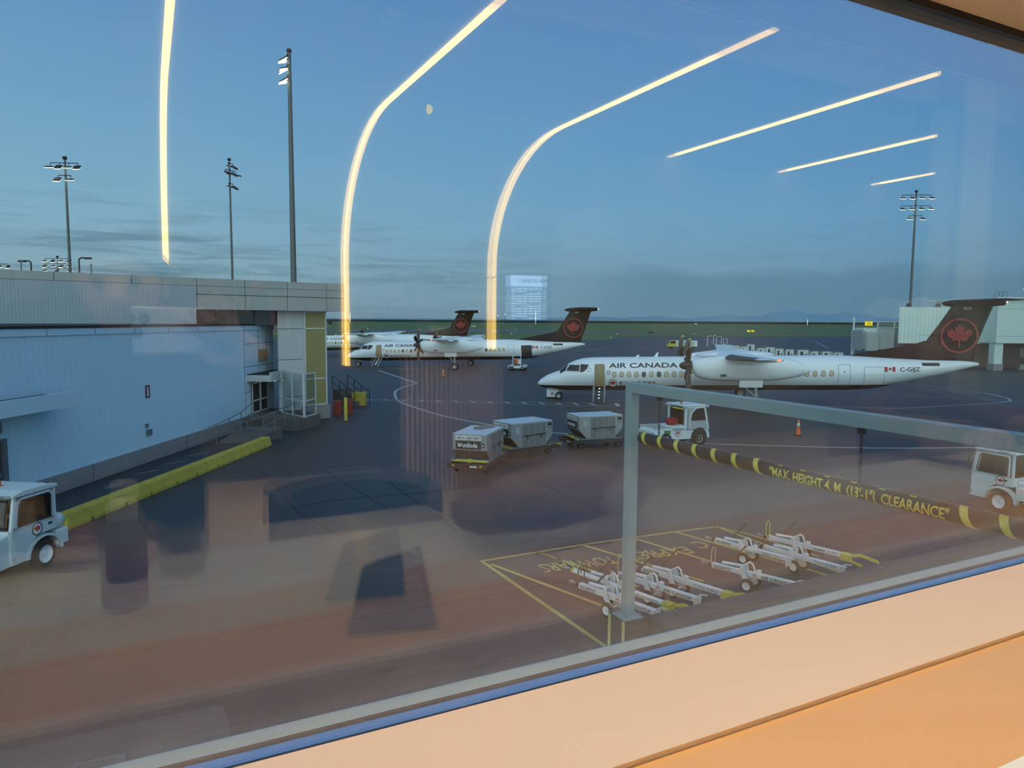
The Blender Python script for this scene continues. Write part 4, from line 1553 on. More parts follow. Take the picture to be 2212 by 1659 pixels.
# --------------------------------------------------------------- cab tugs at the edges of the picture
def cab_tug(name, label, loc, fwd, bed, hood, tank):
    t = thing(name, label, 'tug', (loc[0], loc[1], 0), math.atan2(fwd[1], fwd[0]), 'tugs on the apron')
    fx = 1.28
    nose = 1.42
    # cab shell with its side doors
    sh = MB()
    for s in (-1, 1):
        y = s * .72
        sh.bar((.03, y, 1.2), (.03, y, 2.03), .07)
        sh.bar((nose - .02, y, 1.2), (fx - .02, y, 2.03), .07)
        sh.prism([(0, .95), (0, 1.24), (nose, 1.24), (nose + .03, .40), (.92, .40), (.80, .80), (.62, .93)], 'Y', y - .03, y + .03)
    sh.span((nose - .03, -.72, .40), (nose + .04, .72, 1.24))
    sh.span((0, -.72, .95), (.05, .72, 1.24))
    sh.build('cab_shell', MATS['tug_white'], t)
    rf = MB().prism([(-.06, 2.02), (-.06, 2.10), (.3, 2.16), (1.05, 2.16), (1.36, 2.09), (1.36, 2.02)], 'Y', -.79, .79).build('roof', MATS['tug_white'], t, bevel=.02)
    MB().lathe([(0, 2.16), (.10, 2.16), (.06, 2.20), (.055, 2.30), (0, 2.31)], (.72, -.18, 0), 'Z', 14).build('beacon', MATS['lamp_amber'], rf)
    MB().lathe([(0, 2.10), (.05, 2.10), (.05, 2.13), (0, 2.13)], (.08, .6, 0), 'Z', 10).build('roof_plug', MATS['rubber'], rf)
    flat([[(x, y) for x, y in q] if i == 0 else q for i, q in enumerate(fit_text('STC6024', .34, .055, .02))], face_fn((1.366, .74, 2.04), (0, -1, 0), (0, 0, 1)) if hood else face_fn((.5, .792, 2.035), (-1, 0, 0), (0, 0, 1)), 'fleet_number', MATS['ink'], rf)
    MB().add([(1.42, -.66, 1.26), (1.42, .66, 1.26), (1.29, .64, 2.0), (1.29, -.64, 2.0)], [(0, 1, 2, 3)]).build('windscreen', MATS['cab_glass'], t)
    MB().tube([(1.445, .62, 1.34), (1.43, .60, 1.5), (1.32, .58, 1.94), (1.32, -.58, 1.94), (1.445, -.62, 1.3), (1.445, .62, 1.3)], .025, 8).build('windscreen_gasket', MATS['rubber'], t)
    MB().span((.02, -.62, 1.28), (.03, .62, 1.98)).build('rear_window', MATS['cab_glass'], t)
    for s in (-1, 1):
        y = s * .757
        DF = (lambda s_: (lambda x, z, o: Vector((x, s_ * (.754 + o), z))))(s)
        dv = [(.10, .97), (.62, .97), (.80, .84), (.93, .44), (1.36, .44), (1.40, 1.24), (1.26, 2.0), (.10, 2.0)]
        dr_ = MB().prism(dv[:6] + [(1.40, 1.24), (.10, 1.24)], 'Y', s * .752, s * .768).build('door', MATS['tug_white'], t)
        win_ = [(.20, 1.30), (1.22, 1.30), (1.24, 1.36), (1.16, 1.84), (1.08, 1.92), (.24, 1.92), (.18, 1.86)]
        MB().prism([(.10, 1.22), (.10, 2.0), (.19, 2.0), (.19, 1.22)], 'Y', s * .752, s * .768).prism([(1.22, 1.24), (1.40, 1.24), (1.26, 2.0), (1.09, 2.0)], 'Y', s * .752, s * .768).prism([(.10, 1.93), (1.26, 1.93), (1.26, 2.0), (.10, 2.0)], 'Y', s * .752, s * .768).prism([(.10, 1.22), (1.40, 1.22), (1.38, 1.31), (.10, 1.31)], 'Y', s * .752, s * .768).build('door_frame', MATS['tug_white'], dr_)
        MB().prism(win_, 'Y', s * .758, s * .762).build('door_window', MATS['cab_glass'], dr_)
        g = MB().tube([Vector((x, s * .772, z)) for x, z in win_ + win_[:1]], .022, 8)
        g.bar((.66, s * .768, 1.31), (.66, s * .768, 1.91), .03, .015)
        g.build('window_gasket', MATS['rubber'], dr_)
        MB().box((.24, s * .78, 1.14), (.12, .03, .05)).build('door_handle', MATS['dark_steel'], dr_)
        h = MB()
        for z in (.55, 1.15):
            h.cyl((1.40, s * .775, z - .06), (1.40, s * .775, z + .06), .022, n=8)
        h.build('hinge', MATS['tug_grey'], dr_)
        flip = -s
        roundel((lambda s_, fl: (lambda x, z, o: Vector(((.66 if hood else .40) + fl * x, s_ * (.774 + o), 1.10 + z))))(s, flip), .165, dr_, .004)
        # fender over the rear wheel
        ar = MB()
        A0, A1 = [], []
        for k in range(13):
            a = PI * k / 12
            A0.append(Vector((.42 - .50 * math.cos(a), 0, .40 + .44 * math.sin(a))))
            A1.append(Vector((.42 - .60 * math.cos(a), 0, .40 + .50 * math.sin(a))))
        ar.loft([[A0[k] + Vector((0, s * .60, 0)), A0[k] + Vector((0, s * .785, 0)), A1[k] + Vector((0, s * .785, 0)), A1[k] + Vector((0, s * .60, 0))] for k in range(13)])
        ar.build('fender', MATS['tug_white'], t)
        wheel(MATS['rubber'], MATS['paint_white'], (.42, s * .66, .38), .38, .24, t)
    MB().span((0, -.55, .38), (nose, .55, .50)).build('chassis', MATS['dolly_paint'], t)
    MB().box((.45, 0, .80), (.6, 1.2, .5)).box((.30, .3, 1.25), (.16, .5, .55)).build('seat', MATS['ink'], t)
    MB().lathe([(.15, -.01), (.175, -.01), (.175, .01), (.15, .01)], (1.05, .32, 1.28), 'X', 18).build('steering_wheel', MATS['ink'], t)
    if hood:
        MB().prism([(nose, .36), (nose, 1.18), (nose + .5, 1.08), (nose + 1.5, .98), (nose + 1.62, .8), (nose + 1.62, .36)], 'Y', -.70, .70).build('hood', MATS['tug_white'], t, bevel=.04)
        for s in (-1, 1):
            wheel(MATS['rubber'], MATS['paint_white'], (nose + 1.0, s * .66, .38), .38, .24, t)
    else:
        MB().lathe([(0, 0), (.10, .01), (.12, .05), (0, .08)], (nose + .03, .5, 1.02), 'X', 16).build('headlamp', MATS['paint_white'], t, smooth=True)
        MB().tube([(1.40, .80, 1.30), (1.42, .86, 1.34), (1.40, .90, 1.62)], .015, 8).box((1.40, .92, 1.70), (.04, .12, .22)).build('mirror', MATS['black_metal'], t)
    if bed:
        bd_ = MB()
        bd_.span((-bed, -.75, .55), (-.10, .75, .98))
        bd_.span((-bed, -.75, .40), (-1.0, .75, .50))
        bd_.build('flat_bed', MATS['tug_white'], t, bevel=.02)
        r_ = MB()
        for s in (-.72, .72):
            for z in (1.10, 1.24):
                r_.bar((-.15, s, z), (-bed, s, z), .03)
            for k in range(4):
                x = -.15 - (bed - .2) * k / 3
                r_.bar((x, s, .98), (x, s, 1.25), .03)
        r_.build('side_rail', MATS['tug_white'], t)
        for s in (-1, 1):
            wheel(MATS['rubber'], MATS['paint_white'], (-bed + .5, s * .66, .38), .38, .24, t)
    if tank:
        MB().span((-.42, -.74, .45), (.0, .74, .86)).build('rear_deck', MATS['tug_white'], t, bevel=.03)
        MB().lathe([(.02, .1), (.16, .12), (.20, .2), (.20, .62), (.16, .70), (.02, .72)], (-.20, 0, 1.08), 'Y', 20).build('tank', MATS['tug_white'], t, smooth=True)
        MB().bar((-.40, .68, .86), (-.44, .70, 1.05), .03).build('marker_rod', MATS['sign_yellow'], t)
    return t


cab_tug('cab_tug', 'white cab tug with a leaf roundel, cut by the left edge of the picture', (-12.53, 18.30), (-.13, -1.0), 0, True, True)
cab_tug('cab_tug', 'white cab tug with a railed flat bed, cut by the right edge of the picture', (17.30, 23.65), (-.36, .933), 2.4, False, False)

# --------------------------------------------------------------- traffic cones
def cone(label, p):
    t = thing('traffic_cone', label, 'cone', p, 0, 'orange traffic cones')
    MB().box((0, 0, .02), (.38, .38, .04)).build('base', MATS['rubber'], t, bevel=.015)
    MB().lathe([(.15, .04), (.035, .88), (.02, .90), (0, .90)], n=20).build('cone_body', MATS['orange'], t, smooth=True, auto=50)
    MB().lathe([(.0885, .52), (.066, .70), (.064, .70), (.0865, .52)], n=20).build('reflective_band', MATS['paint_white'], t, smooth=True)


cone('orange traffic cone standing by itself beyond the canvas-cab tug', gp(1724, 940))
cone('smaller-looking distant orange cone in front of the middle aircraft', gp(957, 813))

# white ground-power cart at the nose of the nearest aircraft
p = gp(1193, 861)
gc = thing('ground_power_cart', 'white box cart with a leaf roundel under the nose of the nearest aircraft', 'cart', p, YAW)
MB().box((0, .3, .42), (.95, .7, .70)).build('body', MATS['paint_white'], gc, bevel=.02)
roundel(face_fn((0, -.053, .40), (1, 0, 0), (0, 0, 1)), .15, gc, .004)
for x in (-.35, .35):
    for y in (.05, .55):
        wheel(MATS['rubber'], MATS['dark_steel'], (x, y, .10), .10, .06, gc)
MB().box((0, -.06, .10), (.95, .03, .08)).build('bumper', MATS['ink'], gc)

# loader standing at the rear door of the middle aircraft
p = gp(1116, 800)
ld = thing('cargo_loader', 'small white loader with upright rails at the open rear door of the middle aircraft', 'loader', p, YAW)
MB().span((-1.05, -.6, .30), (1.05, 2.4, .62)).build('chassis', MATS['paint_white'], ld, bevel=.03)
for x in (-.75, .75):
    for y in (-.2, 2.0):
        wheel(MATS['rubber'], MATS['dark_steel'], (x, y, .28), .28, .2, ld)
m = MB()
for x in (-.42, .62):
    m.bar((x, -.45, .6), (x, -.3, 2.6), .08)
m.bar((-.42, -.4, 1.5), (.62, -.4, 1.5), .05)
m.build('mast_rail', MATS['paint_cream'], ld)
MB().span((-.40, -.2, .62), (.60, 1.6, .80)).build('platform', MATS['dark_steel'], ld)
MB().span((-.95, -.63, .36), (-.3, -.60, .56)).span((.65, -.63, .36), (1.0, -.60, .56)).build('lamp_panel', MATS['ink'], ld)
sk = thing('mail_sack', 'orange and white sack standing on the loader platform', 'sack', p + Vector((-.05, -.05, .80)), YAW)
MB().lathe([(0, 0), (.20, .02), (.22, .3), (.16, .62), (.05, .70), (0, .70)], n=16).build('sack_body', MATS['orange'], sk, smooth=True)
bx_ = thing('white_carton', 'white carton beside the orange sack on the loader platform', 'carton', p + Vector((.36, -.02, .80)), YAW)
MB().box((0, 0, .3), (.36, .4, .6)).build('box', MATS['paint_white'], bx_, bevel=.01)

# --------------------------------------------------------------- tow bars in their bay
mat('towbar_white', (.62, .66, .66), .45, var=.06, scale=4)


def towbar(label, a, b, head, text, tube=False, handle='dark', code='', lever=1):
    K = .74
    A, B = gp(*a, .36), gp(*b, .36)
    d = (B - A)
    L = d.length / K
    t = thing('tow_bar', label, 'tow bar', (A.x, A.y, 0), math.atan2(d.y, d.x), 'tow bars in the yellow bay')
    t.scale = (K, K, K)
    w = .075
    if tube:
        bm_ = MB().cyl((.18, 0, .52), (L, 0, .52), .085, n=18)
    else:
        bm_ = MB().span((.18, -w, .44), (L, w, .60))
    be = bm_.build('beam', MATS['towbar_white'], t, bevel=0 if tube else .012, smooth=tube, auto=40)
    MB().span((.08, -.07, .45), (.20, .07, .59)).build('collar', MATS['hazard_yellow' if tube else 'black_metal'], t)
    MB().bar((.08, 0, .52), (-.10, 0, .52), .05).lathe([(.03, .49), (.075, .49), (.075, .55), (.03, .55)], (-.17, 0, 0), 'Z', 14).build('tow_eye', MATS['steel'], t)
    # side writing
    SF = face_fn((0, -w - .003, .43), (1, 0, 0), (0, 0, 1))
    if code and not tube:
        flat([[(x + .26, y + .04) for x, y in q] if i == 0 else q for i, q in enumerate(fit_text(code, .62, .10, .02))], SF, 'code_lettering', MATS['ink'], be, .002)
    if text == 'AIR CANADA':
        flat([[(x + L - 1.12, y + .04) for x, y in q] if i == 0 else q for i, q in enumerate(fit_text(text, .98, .10, .02))], SF, 'airline_lettering', MATS['ink'], be, .002)
        roundel(lambda x, y, o: SF(x + L - 1.32, y + .09, o), .075, be, .002)
    elif text:
        flat([[(x + L - .95, y + .05) for x, y in q] if i == 0 else q for i, q in enumerate(fit_text(text, .80, .08, .01))], SF if not tube else face_fn((0, -.088, .45), (1, 0, 0), (0, 0, 1)), 'type_lettering', mat('ink_grey', (.10, .11, .12), .5), be, .002)
    # wheel bracket, axle, jack and wheels
    x0 = L * .50
    br_ = MB()
    for s in (-1, 1):
        br_.prism([(x0 - .34, .62), (x0 - .24, .78), (x0 - .14, .74), (x0 - .10, .50), (x0 + .12, .26), (x0 + .06, .18), (x0 - .10, .24), (x0 - .26, .48)], 'Y', s * .16 - .02, s * .16 + .02)
    br_.cyl((x0, -.34, .22), (x0, .34, .22), .035, n=10)
    br_.build('wheel_bracket', MATS['towbar_white'], t, bevel=.01)
    for s in (-1, 1):
        wheel(MATS['rubber'], MATS['towbar_white'], (x0 + .02, s * .32, .22), .22, .13, t)
    MB().cyl((x0 - .95, 0, .68), (x0 - .25, 0, .72), .05, n=14).build('jack_cylinder', MATS['towbar_white'], t, smooth=True, auto=40)
    MB().tube([(x0 - .22, 0, .76), (x0 - .02, 0, .90), (x0 + .08, 0, .84), (x0 + .16, 0, .62)], .03, 8).build('jack_link', MATS['towbar_white'], t)
    MB().box((x0 + .28, 0, .66), (.14, .12, .10)).build('lug', MATS['towbar_white'], t, bevel=.02)
    if lever:
        MB().bar((x0 - .72, .06, .72), (x0 - .30, .34, 1.30), .05).build('pump_lever', mat('lever_rust', (.07, .045, .04), .6), t)
    hm = {'dark': mat('handle_rust', (.16, .075, .04), .6), 'yellow': MATS['hazard_yellow'], 'pale': mat('handle_pale', (.42, .34, .26), .6)}[handle]
    hp = [(x0 - 1.28, -.14, .58), (x0 - 1.28, -.14, .98)] + [(x0 - 1.28, .14 * math.sin(R(-90 + 180 * k / 8)), .98 + .14 * math.cos(R(-90 + 180 * k / 8))) for k in range(9)] + [(x0 - 1.28, .14, .98), (x0 - 1.28, .14, .58)]
    MB().tube(hp, .018, 8).build('lift_handle', hm, t)
    if head == 'plate':
        MB().box((L + .01, 0, .46), (.03, .36, .34)).bar((L, -.16, .62), (L + .24, -.16, .66), .03).bar((L, .16, .62), (L + .24, .16, .66), .03).build('head_plate', MATS['towbar_white'], t)
    else:
        hd_ = MB()
        hd_.span((L, -.14, .36), (L + .30, .14, .60))
        hd_.bar((L + .25, -.12, .42), (L + .80, -.30, .38), .08)
        hd_.bar((L + .25, .14, .50), (L + .55, .20, .58), .09)
        hd_.bar((L + .55, .20, .58), (L + 1.1, .26, .48), .09)
        hd_.bar((L + 1.1, .26, .48), (L + 1.16, .20, .40), .07)
        hd_.build('head_fork', MATS['hazard_yellow'], t, bevel=.01)
    return t


towbar('nearest white tow bar, partly behind the gantry post, coded A62872Z', (1243, 1262), (1418, 1326), 'plate', 'AIR CANADA', code='A62872Z')
towbar('round white tow bar with yellow cuffs and a dark lift handle', (1233, 1232), (1434, 1306), 'fork', 'AIR CANADA ONLY', tube=True)
towbar('white tow bar lettered along its side, just right of the gantry post', (1327, 1239), (1506, 1297), 'plate', 'AIR CANADA', code='A62943Z', handle='pale')
towbar('white tow bar ending in a yellow fork, behind the lettered one', (1378, 1226), (1561, 1283), 'fork', 'CRJ/ERJ', code='A6Z8300', handle='pale')
towbar('white tow bar in the middle of the bay, coded A6Z8472, with a bare lift handle', (1528, 1219), (1722, 1266), 'plate', 'AIR CANADA', code='A6Z8472Z', handle='pale')
towbar('white tow bar in the back left of the bay, with a rusty lift handle', (1536, 1165), (1703, 1210), 'plate', 'Q400 ONLY', code='A6Z8200')
towbar('white tow bar in the back middle of the bay, with a plain end plate', (1640, 1180), (1819, 1230), 'plate', 'DASH 8-300', handle='dark', lever=0)
towbar('back right white tow bar with a yellow hoop and yellow fork', (1648, 1159), (1818, 1200), 'fork', 'EMB 175', handle='yellow')

# --------------------------------------------------------------- gantry, clearance bar, low wall
GB = Vector((2.22, 13.16, .381))
GSC = .94
GDR = Vector((.449, -.8935, 0)).normalized()
GRZ = math.atan2(GDR.y, GDR.x)
mat('gantry_grey', (.26, .36, .36), .5, var=.06, scale=3)
gn = thing('gantry', 'grey steel gantry post and beam over the service lane', 'gantry', GB, GRZ)
gn.scale = (GSC,) * 3
MB().span((-.10, -.10, .47), (.10, .10, 4.97)).build('post', MATS['gantry_grey'], gn, bevel=.012)
MB().span((-.10, -.10, 4.97), (12.6, .10, 5.17)).build('beam', MATS['gantry_grey'], gn, bevel=.012)
bp = MB().span((-.22, -.22, .445), (.22, .22, .472)).build('base_plate', MATS['gantry_grey'], gn)
for x in (-.17, .17):
    for y in (-.17, .17):
        MB().cyl((x, y, .47), (x, y, .53), .018, n=8).build('anchor_bolt', MATS['steel'], bp)

BZ, BR = 4.12, .113
cb = thing('clearance_bar', 'black clearance bar with yellow bands and height lettering, hung from the gantry', 'clearance bar', GB + Vector((0, 0, BZ * GSC)), GRZ)
cb.scale = (GSC,) * 3
MB().cyl((.34, 0, 0), (12.2, 0, 0), BR, n=32).build('bar', mat('bar_black', (.014, .015, .016), .38, var=.15), cb, smooth=True, auto=40)


def wrap(x, s, off):
    """onto the bar: x along it, s metres round from the side that faces the lane mouth"""
    a = s / BR
    return Vector((x, -(BR + off) * math.cos(a), (BR + off) * math.sin(a)))


for x in [.47 + .475 * k for k in range(7)] + [6.52 + .44 * k for k in range(12)]:
    vs, fs = [], []
    n = 40
    for k in range(n + 1):
        q = 2 * PI * k / n - PI / 2
        sh = -.16 * (q / PI)
        for dx in (0, .10):
            vs.append((x + dx + sh, q * BR))
    fs = [(2 * k, 2 * k + 1, 2 * k + 3, 2 * k + 2) for k in range(n)]
    flat((vs, fs), lambda a, s, o: wrap(a, s, .0015), 'yellow_band', mat('tape_yellow', (.62, .58, .08), .5, var=.08), cb)
tx = slice_polys(fit_text('"MAX. HEIGHT 4. M  (13\'-1"|  CLEARANCE"', 2.74, .145, .028), .08, .03)
flat(tx, lambda x, y, o: wrap(3.64 + x, y - .075, .002), 'height_lettering', MATS['tape_yellow'], cb)
for k in range(6):
    x = 3.75 + k * .42
    flat(([(x, 0), (x + .09, 0), (x + .09, .02), (x, .02)], [(0, 1, 2, 3)]), lambda a, s, o: wrap(a, s + .115, .002), 'yellow_tick', MATS['tape_yellow'], cb)
for x in (.85, 5.10, 9.6):
    c = MB()
    for k in range(14):
        z = BR + .03 + k * (5.17 - .24 - BZ - BR) / 14
        c.tube([(x + (.018 * math.cos(a) if k % 2 else 0), (0 if k % 2 else .018 * math.cos(a)), z + .034 * math.sin(a)) for a in [2 * PI * j / 10 for j in range(11)]], .006, 6, False)
    c.build('chain', MATS['black_metal'], cb)
    MB().box((x, 0, 4.93 - BZ), (.07, .09, .09)).build('shackle', MATS['black_metal'], cb)

# low concrete wall the post stands on, end striped in yellow
lw = thing('concrete_upstand', 'low dirty concrete upstand under the gantry post, its end striped yellow', 'low wall', Vector((2.14, 12.90, 0)), TH)
MB().span((0, 0, 0), (.56, .58, .797)).span((.56, -.40, 0), (40, .07, .797)).build('upstand_body', MATS['concrete_dark'], lw, bevel=.03)
for y in (.02, .47):
    MB().span((-.006, y, 0), (.0, y + .09, .76)).build('yellow_stripe', mat('stripe_pale', (.50, .48, .20), .7, var=.15), lw)
db = MB()
rnd = random.Random(9)
for k in range(60):
    x, y = rnd.uniform(.8, 20), rnd.uniform(-.12, .05)
    db.box((x, y, .80), (rnd.uniform(.02, .09), rnd.uniform(.02, .06), .012), (0, 0, rnd.uniform(0, 3)))
o = db.build('grit', mat('grit_pale', (.20, .19, .17), .9), lw)
o['kind'] = 'stuff'

# ================================================================== RIGHT-HAND TERMINAL, JET BRIDGE, FAR EQUIPMENT
ribbed('mint_ribbed', (.60, .76, .70), .55, .80, 'X', .18)
mat('mint_flat', (.58, .72, .67), .5, var=.03)
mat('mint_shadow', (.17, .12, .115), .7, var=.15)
rb = thing('concourse', 'mint-green concourse on columns at the right edge, ribbed metal upstairs', 'building')
MB().prism([(54.2, 101), (74, 101), (74, 118), (63.9, 118)], 'Z', 3.55, 8.62).build('ribbed_storey', MATS['mint_ribbed'], rb)
MB().span((65.6, 97.5, 3.75), (125, 112, 9.75)).build('flat_storey', MATS['mint_flat'], rb)
MB().span((65.0, 96.9, 9.75), (125, 113, 9.95)).build('roof_edge', MATS['paint_cream'], rb)
sm = MB()
for z in (4.7, 8.4):
    sm.span((65.6, 97.47, z), (125, 97.5, z + .04))
for x in (70, 76, 82):
    sm.span((x, 97.47, 3.8), (x + .05, 97.5, 9.7))
sm.build('panel_seam', mat('mint_seam', (.30, .40, .38), .7), rb)
for x in (65.7, 80, 95):
    MB().span((x, 97.8, .9), (x + 1.15, 99, 3.75)).build('column', MATS['mint_flat'], rb)
    MB().span((x - .05, 97.7, 0), (x + 1.25, 99.1, .9)).build('column_base', MATS['concrete'], rb)
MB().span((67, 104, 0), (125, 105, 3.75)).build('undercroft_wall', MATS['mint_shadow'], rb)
for k, (x, z0, z1) in enumerate(((73.5, 1.6, 2.9), (75.2, 1.4, 2.8))):
    MB().span((x, 103.9, z0), (x + .5, 104, z1)).build('undercroft_window', MATS['lamp_white'] if k else MATS['tug_grey'], rb)
MB().span((70.5, 99.5, 0), (76.5, 100.2, .75)).span((74.5, 100.5, .75), (76.0, 101.2, 1.9)).build('plant_unit', MATS['concrete'], rb)
MB().span((74.3, 97.9, 3.62), (77.5, 98.8, 3.74)).build('soffit_lamp', emit('lamp_soffit', (.95, 1, .55), 2.5), rb)
for x in (55.3, 59.4, 62.0):
    MB().lathe([(0, 8.62), (.35, 8.62), (.35, 9.0), (.2, 9.2), (0, 9.2)], (x + 1, 102.5, 0), 'Z', 10).build('roof_vent', MATS['dark_steel'], rb)
m = MB()
for k in range(3):
    x = 67.0 + k * .55
    m.tube([(x + .35 * math.cos(a), 100, 9.9 + 1.0 * math.sin(a)) for a in [PI * j / 10 for j in range(11)]], .04, 6)
m.build('roof_hoop', MATS['rail_grey'], rb)
hl = thing('roof_camera_mast', 'bent white camera arm on the roof of the mint-green concourse', 'camera', (71.2, 99, 9.95))
MB().tube([(0, 0, 0), (0, 0, 1.0), (-.35, 0, 1.35), (-1.2, 0, 1.35)], .06, 8).build('arm', MATS['paint_white'], hl)
MB().ball((-1.25, 0, 1.12), .16, 10, 8).build('camera_dome', MATS['paint_white'], hl, smooth=True)

jb_ = thing('jet_bridge', 'pale jet bridge head parked beside the mint-green concourse', 'jet bridge', (61.4, 114, 0))
MB().span((-3.4, 0, 2.2), (-.9, 3, 5.6)).build('tunnel', MATS['paint_cream'], jb_)
MB().span((-.9, .3, 2.7), (2.5, 2.7, 5.3)).build('inner_tunnel', mat('bridge_blue', (.30, .42, .50), .5), jb_)
MB().prism([(-.2, 2.0), (-.2, 5.0), (.4, 5.6), (3.2, 5.6), (3.2, 2.0)], 'X', -5.6, -3.4).build('cab', MATS['paint_cream'], jb_)
MB().prism([(-.3, 2.0), (-.6, 2.3), (-.6, 4.8), (-.3, 5.2), (3.0, 5.2), (3.0, 2.0)], 'X', -6.1, -5.6).build('bellows', MATS['tug_grey'], jb_)
m = MB()
for x in (-3.6, -1.0):
    m.bar((x, -.1, 1.4), (x, -.1, 6.6), .18)
for z in (5.7, 6.2, 6.6):
    m.bar((-3.6, -.1, z), (2.4, -.1, z), .10)
for x in (0, 1.2, 2.4):
    m.bar((x, -.1, 5.4), (x, -.1, 6.6), .1)
m.build('lift_frame', MATS['paint_cream'], jb_)
MB().span((-2.6, .8, .7), (-1.7, 2.2, 2.2)).build('leg', MATS['tug_grey'], jb_)
for y in (.6, 2.4):
    wheel(MATS['rubber'], MATS['tug_grey'], (-2.1, y, .5), .5, .4, jb_)
sgn = MB().span((-5.6, -.12, 5.95), (-4.45, 0, 6.6)).build('gate_sign', emit('sign_lit_yellow', (1.0, .85, .02), 1.0), jb_)
flat(fit_text('23', .55, .38, .03), face_fn((-5.3, -.125, 6.08), (1, 0, 0), (0, 0, 1)), 'gate_number', mat('sign_orange', (.5, .2, .02), .5), sgn)
MB().bar((-5.0, -.06, 5.5), (-5.0, -.06, 6.0), .08).build('sign_post', MATS['rail_grey'], jb_)

wp = thing('white_pole', 'plain white pole standing left of the jet bridge', 'pole', (from_px(1841, 120), 120, 0))
MB().lathe([(0, 0), (.30, 0), (.28, 5.2), (.16, 5.3), (.14, 7.3), (0, 7.4)], n=14).build('pole', MATS['paint_white'], wp, smooth=True, auto=40)
MB().bar((-.5, 0, 6.9), (.5, 0, 6.9), .08).build('cross_arm', MATS['paint_white'], wp)

# baggage carts lined up beyond the nearest aircraft
KC = ['first', 'second', 'third', 'fourth', 'fifth', 'sixth', 'seventh', 'eighth', 'ninth', 'tenth', 'eleventh', 'twelfth']
for k, (x0, x1, top, D) in enumerate(((1567, 1582, 744, 158), (1584, 1596, 746, 156), (1600, 1614, 748, 154), (1615, 1629, 743, 158), (1637, 1653, 751, 150), (1655, 1673, 749, 149), (1676, 1692, 752, 148), (1698, 1714, 753.5, 147), (1725, 1746, 754, 146), (1754, 1767, 757, 144), (1777, 1799, 757, 144), (1803, 1821, 759, 142))):
    D -= 30
    w = (x1 - x0) * D / FPX
    h = 6.35 - (top - 696.5) * D / FPX
    t = thing('baggage_cart', 'white baggage cart, %s from the left in the row behind the nearest aircraft' % KC[k], 'cart', (from_px((x0 + x1) / 2, D), D, 0), R(-6), 'baggage carts beyond the aircraft')
    MB().span((-w / 2, 0, .35), (w / 2, 1.4, h - .08)).build('box', MATS['paint_cream'], t)
    MB().span((-w / 2 - .08, -.05, h - .08), (w / 2 + .08, 1.45, h)).build('roof', MATS['rail_grey'], t)
    MB().span((-w * .32, -.02, .55), (-w * .05, 0, h - .35)).span((w * .12, -.02, h * .5), (w * .3, 0, h * .5 + .25)).build('curtain_slot', MATS['dark_steel'], t)
    for x in (-w * .36, w * .36):
        wheel(MATS['rubber'], MATS['dark_steel'], (x, .25, .18), .18, .12, t)
p = gp(1475, 753)
tk = thing('service_truck', 'white service truck with a yellow nose parked far behind the propellers', 'truck', p, R(-4))
MB().span((-1.6, -.2, .5), (3.4, 1.8, 1.9)).build('body', MATS['paint_cream'], tk, bevel=.05)
MB().prism([(-3.6, .45), (-3.6, .95), (-3.2, 1.1), (-2.9, 1.85), (-1.6, 1.95), (-1.6, .45)], 'Y', -.2, 1.8).build('cab', MATS['hazard_yellow'], tk)
MB().prism([(-3.1, 1.2), (-2.8, 1.75), (-1.8, 1.8), (-1.8, 1.2)], 'Y', -.22, -.20).build('side_window', MATS['dark_glass'], tk)
for x in (-2.7, 2.3):
    for y in (0, 1.6):
        wheel(MATS['rubber'], MATS['dark_steel'], (x, y, .42), .42, .25, tk)
for k in range(3):
    MB().span((-1.2 + 1.5 * k, -.23, .9), (-.5 + 1.5 * k, -.20, 1.6)).build('side_panel', MATS['tug_grey'], tk)
for k, (px_, h, w) in enumerate(((1534, 3.0, 1.4), (1552, 2.9, 1.2), (1566, 2.4, .9))):
    D = 172
    t = thing('boarding_steps', 'pale wheeled steps, ' + ('left' if k == 0 else 'middle' if k == 1 else 'right') + ' of the three beyond the far wing', 'steps', (from_px(px_, D), D, 0), R(-10), 'wheeled steps beyond the wing')
    m = MB()
    for x in (-w / 2, w / 2):
        m.bar((x, 0, .35), (x, 0, h), .08)
        m.bar((x, 1.2, .35), (x, 1.2, h - .8), .08)
        m.bar((x, 0, h), (x, 1.2, h - .8), .07)
    m.bar((-w / 2, 0, h), (w / 2, 0, h), .07)
    m.build('frame', MATS['paint_cream'], t)
    for q in range(4):
        MB().box((0, .2 + q * .28, h - .9 - q * .35), (w, .3, .06)).build('tread', MATS['tug_grey'], t)
    for x in (-w / 2, w / 2):
        wheel(MATS['rubber'], MATS['dark_steel'], (x, .5, .18), .18, .1, t)

# airfield furniture: signs, masts, marker lights
for k, (px_, py) in enumerate(((1617, 720), (1626, 720))):
    p = gp(px_, py)
    t = thing('taxiway_sign', ('left' if k == 0 else 'right') + ' half of the lit yellow sign pair on the grass', 'sign', p, 0, 'lit taxiway signs')
    MB().box((0, 0, 1.3), (1.7, .25, 1.0)).build('face', emit('sign_lit_yellow', (1, .85, .02), 1), t)
    MB().span((-.6, -.1, 0), (-.4, .1, .8)).span((.4, -.1, 0), (.6, .1, .8)).build('leg', MATS['ink'], t)
p = gp(1405, 722)
dkb = thing('dark_sign', 'dark rectangular sign board standing on the grass', 'sign', p)
MB().box((0, 0, 1.0), (3.2, .3, .9)).build('board', MATS['ink'], dkb)
MB().span((-1.2, -.1, 0), (-1.0, .1, .6)).span((1.0, -.1, 0), (1.2, .1, .6)).build('leg', MATS['ink'], dkb)
